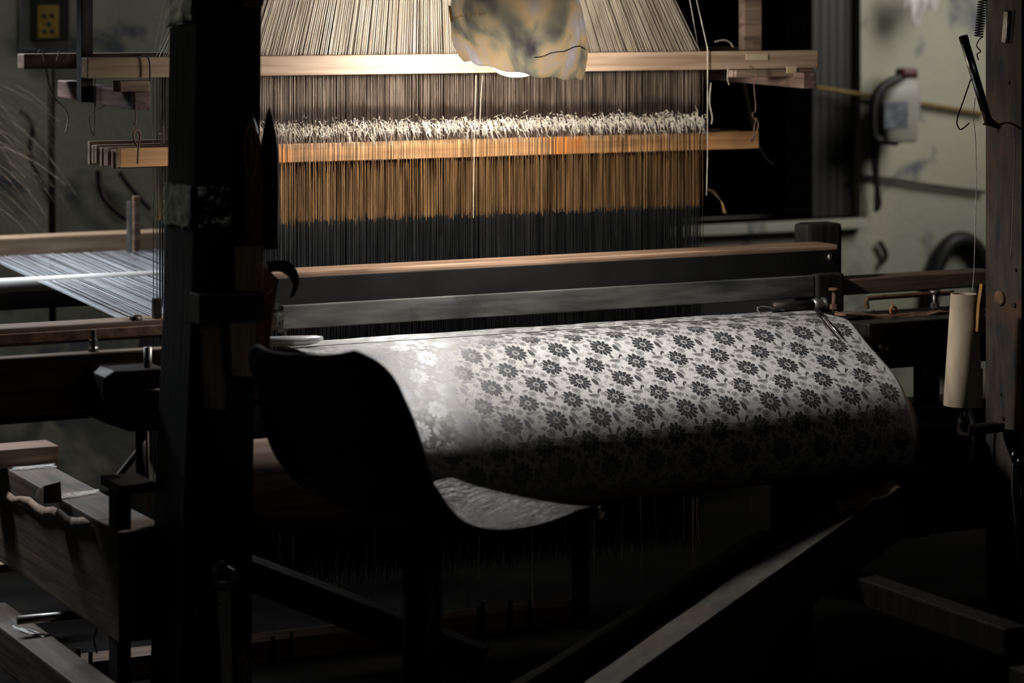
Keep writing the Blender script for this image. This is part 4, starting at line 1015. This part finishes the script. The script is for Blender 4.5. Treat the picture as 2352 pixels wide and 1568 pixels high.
wire([(2230, 182), (2215, 225), (2199, 272), (2200, 290), (2208, 297), (2226, 283)], 4.99, 0.0016, 'wire_hook', M['iron'], 'black wire hook hanging from the polished steel tube', 'hook')
cp = []
for i in range(16 * 14 + 1):
    t_ = i / 14 * 2 * math.pi; q = i / (16 * 14)
    c = Pv(2258 - 10 * q, -10 + 95 * q, 5.0)
    cp.append(c + Vector((0.010 * math.cos(t_), 0.010 * math.sin(t_), 0)))
cp += bez(px3([(2250, 90), (2243, 105), (2252, 118), (2244, 125), (2248, 138)], 5.0), 6)
tag(MB().tube(cp, 0.0014, 6).build('coil_spring', M['iron']), 'dark coil spring hanging against the rusty post above the steel tube', 'spring')
gl_ = thing('reed_clip', 'shiny narrow metal clip hung high on the rusty post', 'clip')
c0_ = Pu(2316, 24, uR - .006)
MB().bar(Pu(2314, 26, uR - .005), Pu(2308, 98, uR - .005), 0.02, 0.008, up=(1, 0, 0)).build('clip_body', M['dull_steel'], gl_, 0.002)
MB().tube([Pu(2318, 24, uR - .012), Pu(2311, 100, uR - .012)], 0.003, 8).build('clip_edge', M['steel'], gl_)
wire([(2258, 285), (2290, 287), (2318, 282), (2352, 300)], 4.965, 0.0022, 'tie_wire', M['iron'], 'dark tie wire bound round the rusty post below the tube', 'wire')
wire([(2328, 296), (2331, 340), (2329, 420), (2322, 592)], 4.96, 0.0012, 'loose_thread', M['string'], 'long thread hanging down the face of the rusty post', 'thread')
sp = thing('spanner', 'thin ring spanner hanging at the right edge beside the rusty post', 'spanner')
cc = Pv(2333, 1050, 4.93)
MB().tube([cc + Vector((0.010 * math.cos(a_), 0, 0.0135 * math.sin(a_))) for a_ in [k * math.pi / 10 for k in range(20)]], 0.0028, 8, closed=True).build('ring', M['steel'], sp)
poly_plate([(2327, 1066), (2341, 1066), (2343, 1130), (2348, 1290), (2336, 1292), (2331, 1180), (2325, 1120)], 4.93, 0.005).build('shank', M['dull_steel'], sp, 0.0015)
tag(poly_plate([(2257, 652), (2261, 690), (2262, 765), (2246, 762), (2250, 700)], 4.97, 0.012).build('bamboo_wedge', M['amber'], None, 0.001), 'amber bamboo wedge pushed between the cone and the rusty post', 'wedge')
tag(MB().box((uat(2246, 4.98), 4.99, zat(2250, 905, 4.98)), (uat(2264, 4.98), 5.03, zat(2250, 848, 4.98))).build('small_block', M['rust'], None, 0.002), 'small dark red block fixed on the rusty post behind the cone', 'block')

# ================================================================== BACKGROUND
jg = thing('oil_jug', 'translucent plastic jug with red cap hanging on the back wall', 'jug')
jv = WV - 0.11
def jring(y, xl, xr, dp):
    a0, a1 = uat(xl, jv), uat(xr, jv); z = zat(2050, y, jv); cu_ = (a0 + a1) / 2; hw = abs(a1 - a0) / 2
    return [(cu_ + math.copysign(abs(math.cos(t)) ** .5, math.cos(t)) * hw, jv + math.copysign(abs(math.sin(t)) ** .5, math.sin(t)) * dp, z) for t in [2 * math.pi * k / 28 for k in range(28)]]
MB().loft([jring(326, 2022, 2092, .05), jring(320, 2016, 2096, .055), jring(270, 2015, 2100, .055), jring(230, 2015, 2104, .055), jring(205, 2030, 2106, .05), jring(190, 2052, 2105, .04), jring(182, 2066, 2102, .03), jring(176, 2070, 2098, .025)], smooth=True).build('bottle', M['jug_plastic'], jg)
MB().loft([jring(180, 2062, 2102, .03), jring(160, 2063, 2101, .03), jring(157, 2068, 2096, .025)], smooth=True).build('cap', M['red_cap'], jg)
MB().box((uat(2032, jv - .058), jv - 0.0575, zat(2060, 292, jv)), (uat(2086, jv - .058), jv - 0.0555, zat(2060, 232, jv))).build('label', M['jug_label'], jg)
MB().tube(bez(px3([(2068, 178), (2040, 190), (2018, 208), (2008, 235), (2006, 280), (2012, 318), (2060, 326)], jv - 0.02)), 0.016, 10).build('handle', M['black_plastic'], jg)
def bwire(pts, v, r, name, m, lb, cat): return wire(pts, v, r, name, m, lb, cat)
bwire([(1870, 200), (1960, 214), (2060, 228), (2130, 240), (2262, 262)], WV - 0.02, 0.009, 'yellow_rope', M['yellow_rope'], 'dull yellow rope strung along the wall behind the jug', 'rope')
bwire([(1978, 404), (2050, 412), (2130, 425), (2262, 442)], WV - 0.02, 0.008, 'wall_cable', M['iron'], 'dark cable running along the wall under the jug', 'cable')
bwire([(2004, 320), (2008, 380), (2014, 440), (2012, 485)], WV - 0.05, 0.010, 'hanging_cable', M['black_plastic'], 'dark cable loop hanging down below the jug', 'cable')
bwire([(2018, 320), (2016, 390), (2018, 430), (2022, 470), (2012, 486)], WV - 0.05, 0.006, 'hanging_cable', M['black_plastic'], 'thinner dark cable beside the loop below the jug', 'cable')
bwire([(2020, 555), (2032, 575), (2034, 592), (2024, 605)], WV - 0.02, 0.010, 'cable_end', M['iron'], 'short curved dark hose end on the wall left of the wheel', 'hose')
wv2 = WV - 0.034
wc = Pv(2206, 690, wv2)
rad_ = 0.155 * 1.0
ring = []
tag(MB().tube([wc + Vector((0.138 * math.cos(a_), 0, 0.235 * math.sin(a_))) for a_ in [k * math.pi / 20 for k in range(40)]], 0.033, 12, closed=True).build('drive_belt', M['black_plastic']), 'dark looped belt hanging on the back wall above the right rail', 'belt')
tfm = MB()
for i in range(170):
    x = random.uniform(2078, 2155); a = Pv(x, -30, WV - 0.12); L_ = 12 + 52 * math.exp(-((x - 2105) / 14) ** 2) + 18 * math.exp(-((x - 2142) / 8) ** 2) + random.uniform(-6, 8)
    tfm.tube([a, Pv(x + random.uniform(-4, 4), L_, WV - 0.12 + random.uniform(-.03, .03))], [0.003, 0.0008], 4)
tag(tfm.build('yarn_tassel', M['white_yarn']), 'blurred white yarn tassel hanging at the top of the back wall', 'tassel', kind='stuff')
# electric board on the left
eb = thing('socket_board', 'grey board with yellow socket panel on the wall top left', 'socket board')
MB().box((uat(46, WV - .05), WV - 0.05, zat(100, 118, WV - .05)), (uat(162, WV - .05), WV - 0.02, zat(100, -60, WV - .05))).build('backboard', M['panel_grey'], eb, 0.004)
MB().box((uat(76, WV - .09), WV - 0.09, zat(100, 92, WV - .09)), (uat(160, WV - .09), WV - 0.051, zat(100, -10, WV - .09))).build('case', M['black_plastic'], eb, 0.004)
f_ = MB().box((uat(88, WV - .1), WV - 0.1, zat(100, 88, WV - .1)), (uat(136, WV - .1), WV - 0.0905, zat(100, 12, WV - .1))).build('face_plate', M['socket_yellow'], eb, 0.002)
so = MB()
for (x, y) in ((102, 36), (120, 36), (112, 55), (102, 72), (120, 72)):
    so.lathe(Pv(x, y, WV - .103), (0, 1, 0), [(0.001, 0), (0.007, 0), (0.007, 0.003), (0.001, 0.003)], 10)
so.build('socket_holes', M['black_plastic'], f_)
MB().tube([Pv(42, -40, WV - .03), Pv(45, 120, WV - .03)], 0.007, 8).build('conduit', M['iron'], eb)
tag(MB().tube([Pv(118, 125, 7.6), Pv(121, 760, 7.6)], 0.011, 10).build('wall_pipe', M['iron']), 'thin dark upright pipe in front of the left wall', 'pipe')
cw = MB()
for i in range(60):
    x0 = random.uniform(-60, 40); y0 = random.uniform(170, 470)
    v_ = random.uniform(7.2, 7.6); l_ = random.uniform(40, 150)
    s_ = random.uniform(0.6, 1.3)
    cw.tube(bez([Pv(x0, y0, v_), Pv(x0 + l_ * .5, y0 + l_ * .5 * s_ * .8, v_), Pv(x0 + l_, y0 + l_ * s_, v_)], 3), random.uniform(0.0004, 0.001), 4)
tag(cw.build('yarn_waste', M['string']), 'blurred web of thin pale fibres at the far left edge', 'fibres', kind='stuff')
for (pts_, lb) in (([(45, 255), (75, 290), (70, 360), (120, 470)], 'dark crooked cable on the wall left of the pipe'), ([(225, 390), (235, 450), (285, 500), (330, 530)], 'dark curved cable on the wall right of the pipe'), ([(275, 395), (300, 430), (345, 480)], 'second dark curved cable beside the guide boards')):
    bwire(pts_, WV - 0.03, 0.009, 'wall_cable', M['iron'], lb, 'cable')
# scraps and yarn on the low left beam
ys_ = MB()
for (x0, y0, x1, y1, n__) in ((30, 1075, 128, 1068, 14), (140, 1140, 225, 1128, 18), (30, 1440, 100, 1458, 10)):
    for i in range(n__):
        z_ = 0.503 if y0 < 1300 else 0.203
        p = [Pz(x0 + (x1 - x0) * q + random.uniform(-4, 4), y0 + (y1 - y0) * q + random.uniform(-5, 5), z_) for q in (0, .33, .66, 1)]
        ys_.tube(bez(p, 4), 0.0007, 4)
tag(ys_.build('yarn_waste', M['white_yarn']), 'thin pale yarn waste strewn on the low left beams', 'yarn', kind='stuff')
wq = Pz(116, 1152, 0.5)
tag(MB().hexa([wq + Vector(q) for q in ((-.022, -.02, 0.0005), (.02, -.02, 0.0005), (.024, .05, 0.0005), (-.02, .05, 0.0005), (-.02, -.018, .040), (.018, -.018, .046), (.02, .045, .022), (-.018, .045, .02))]).build('wood_wedge', M['old_wood'], None, 0.002), 'small dark wedge standing on the low left beam', 'wedge')
rg = MB(); rows = []
for i in range(12):
    t_ = i / 11; x = 15 + 190 * t_; y = 1128 + 72 * t_ + 6 * math.sin(i * 1.7)
    c = Pu(x, y, 1.72); rows.append([c + Vector((0.004, 0, 0.0)), c + Vector((-0.004 + random.uniform(-.002, .002), 0, -0.006 - 0.006 * random.random())), c + Vector((-0.002, 0.003, -0.012 - 0.012 * random.random()))])
tag(rg.loft(rows, cap=False, smooth=True, closed=False).build('rag_strip', M['grey_wood'], solid=0.002), 'pale torn rag strip hanging over the low left beam', 'rag')

# ------------------------------------------------------------------ move origins to each thing's base
def kids(o): return [c for c in COL.objects if c.parent == o]
bpy.context.view_layer.update()
allc = {}
for o in list(COL.objects):
    if o.parent: allc.setdefault(o.parent.name, []).append(o)
def desc(o):
    r = []
    for c in allc.get(o.name, []): r.append(c); r += desc(c)
    return r
for o in list(COL.objects):
    if o.parent or o.type not in ('EMPTY', 'MESH') or o.get('kind') == 'structure': continue
    ms_ = [x for x in [o] + desc(o) if x.type == 'MESH']
    co = [v.co for x in ms_ for v in (x.data.vertices if len(x.data.vertices) < 5000 else list(x.data.vertices)[::37])]
    if not co: continue
    lo = Vector([min(c[i] for c in co) for i in range(3)]); hi = Vector([max(c[i] for c in co) for i in range(3)])
    base = Vector(((lo.x + hi.x) / 2, (lo.y + hi.y) / 2, lo.z))
    for x in ms_: x.data.transform(Matrix.Translation(-base))
    o.location = base
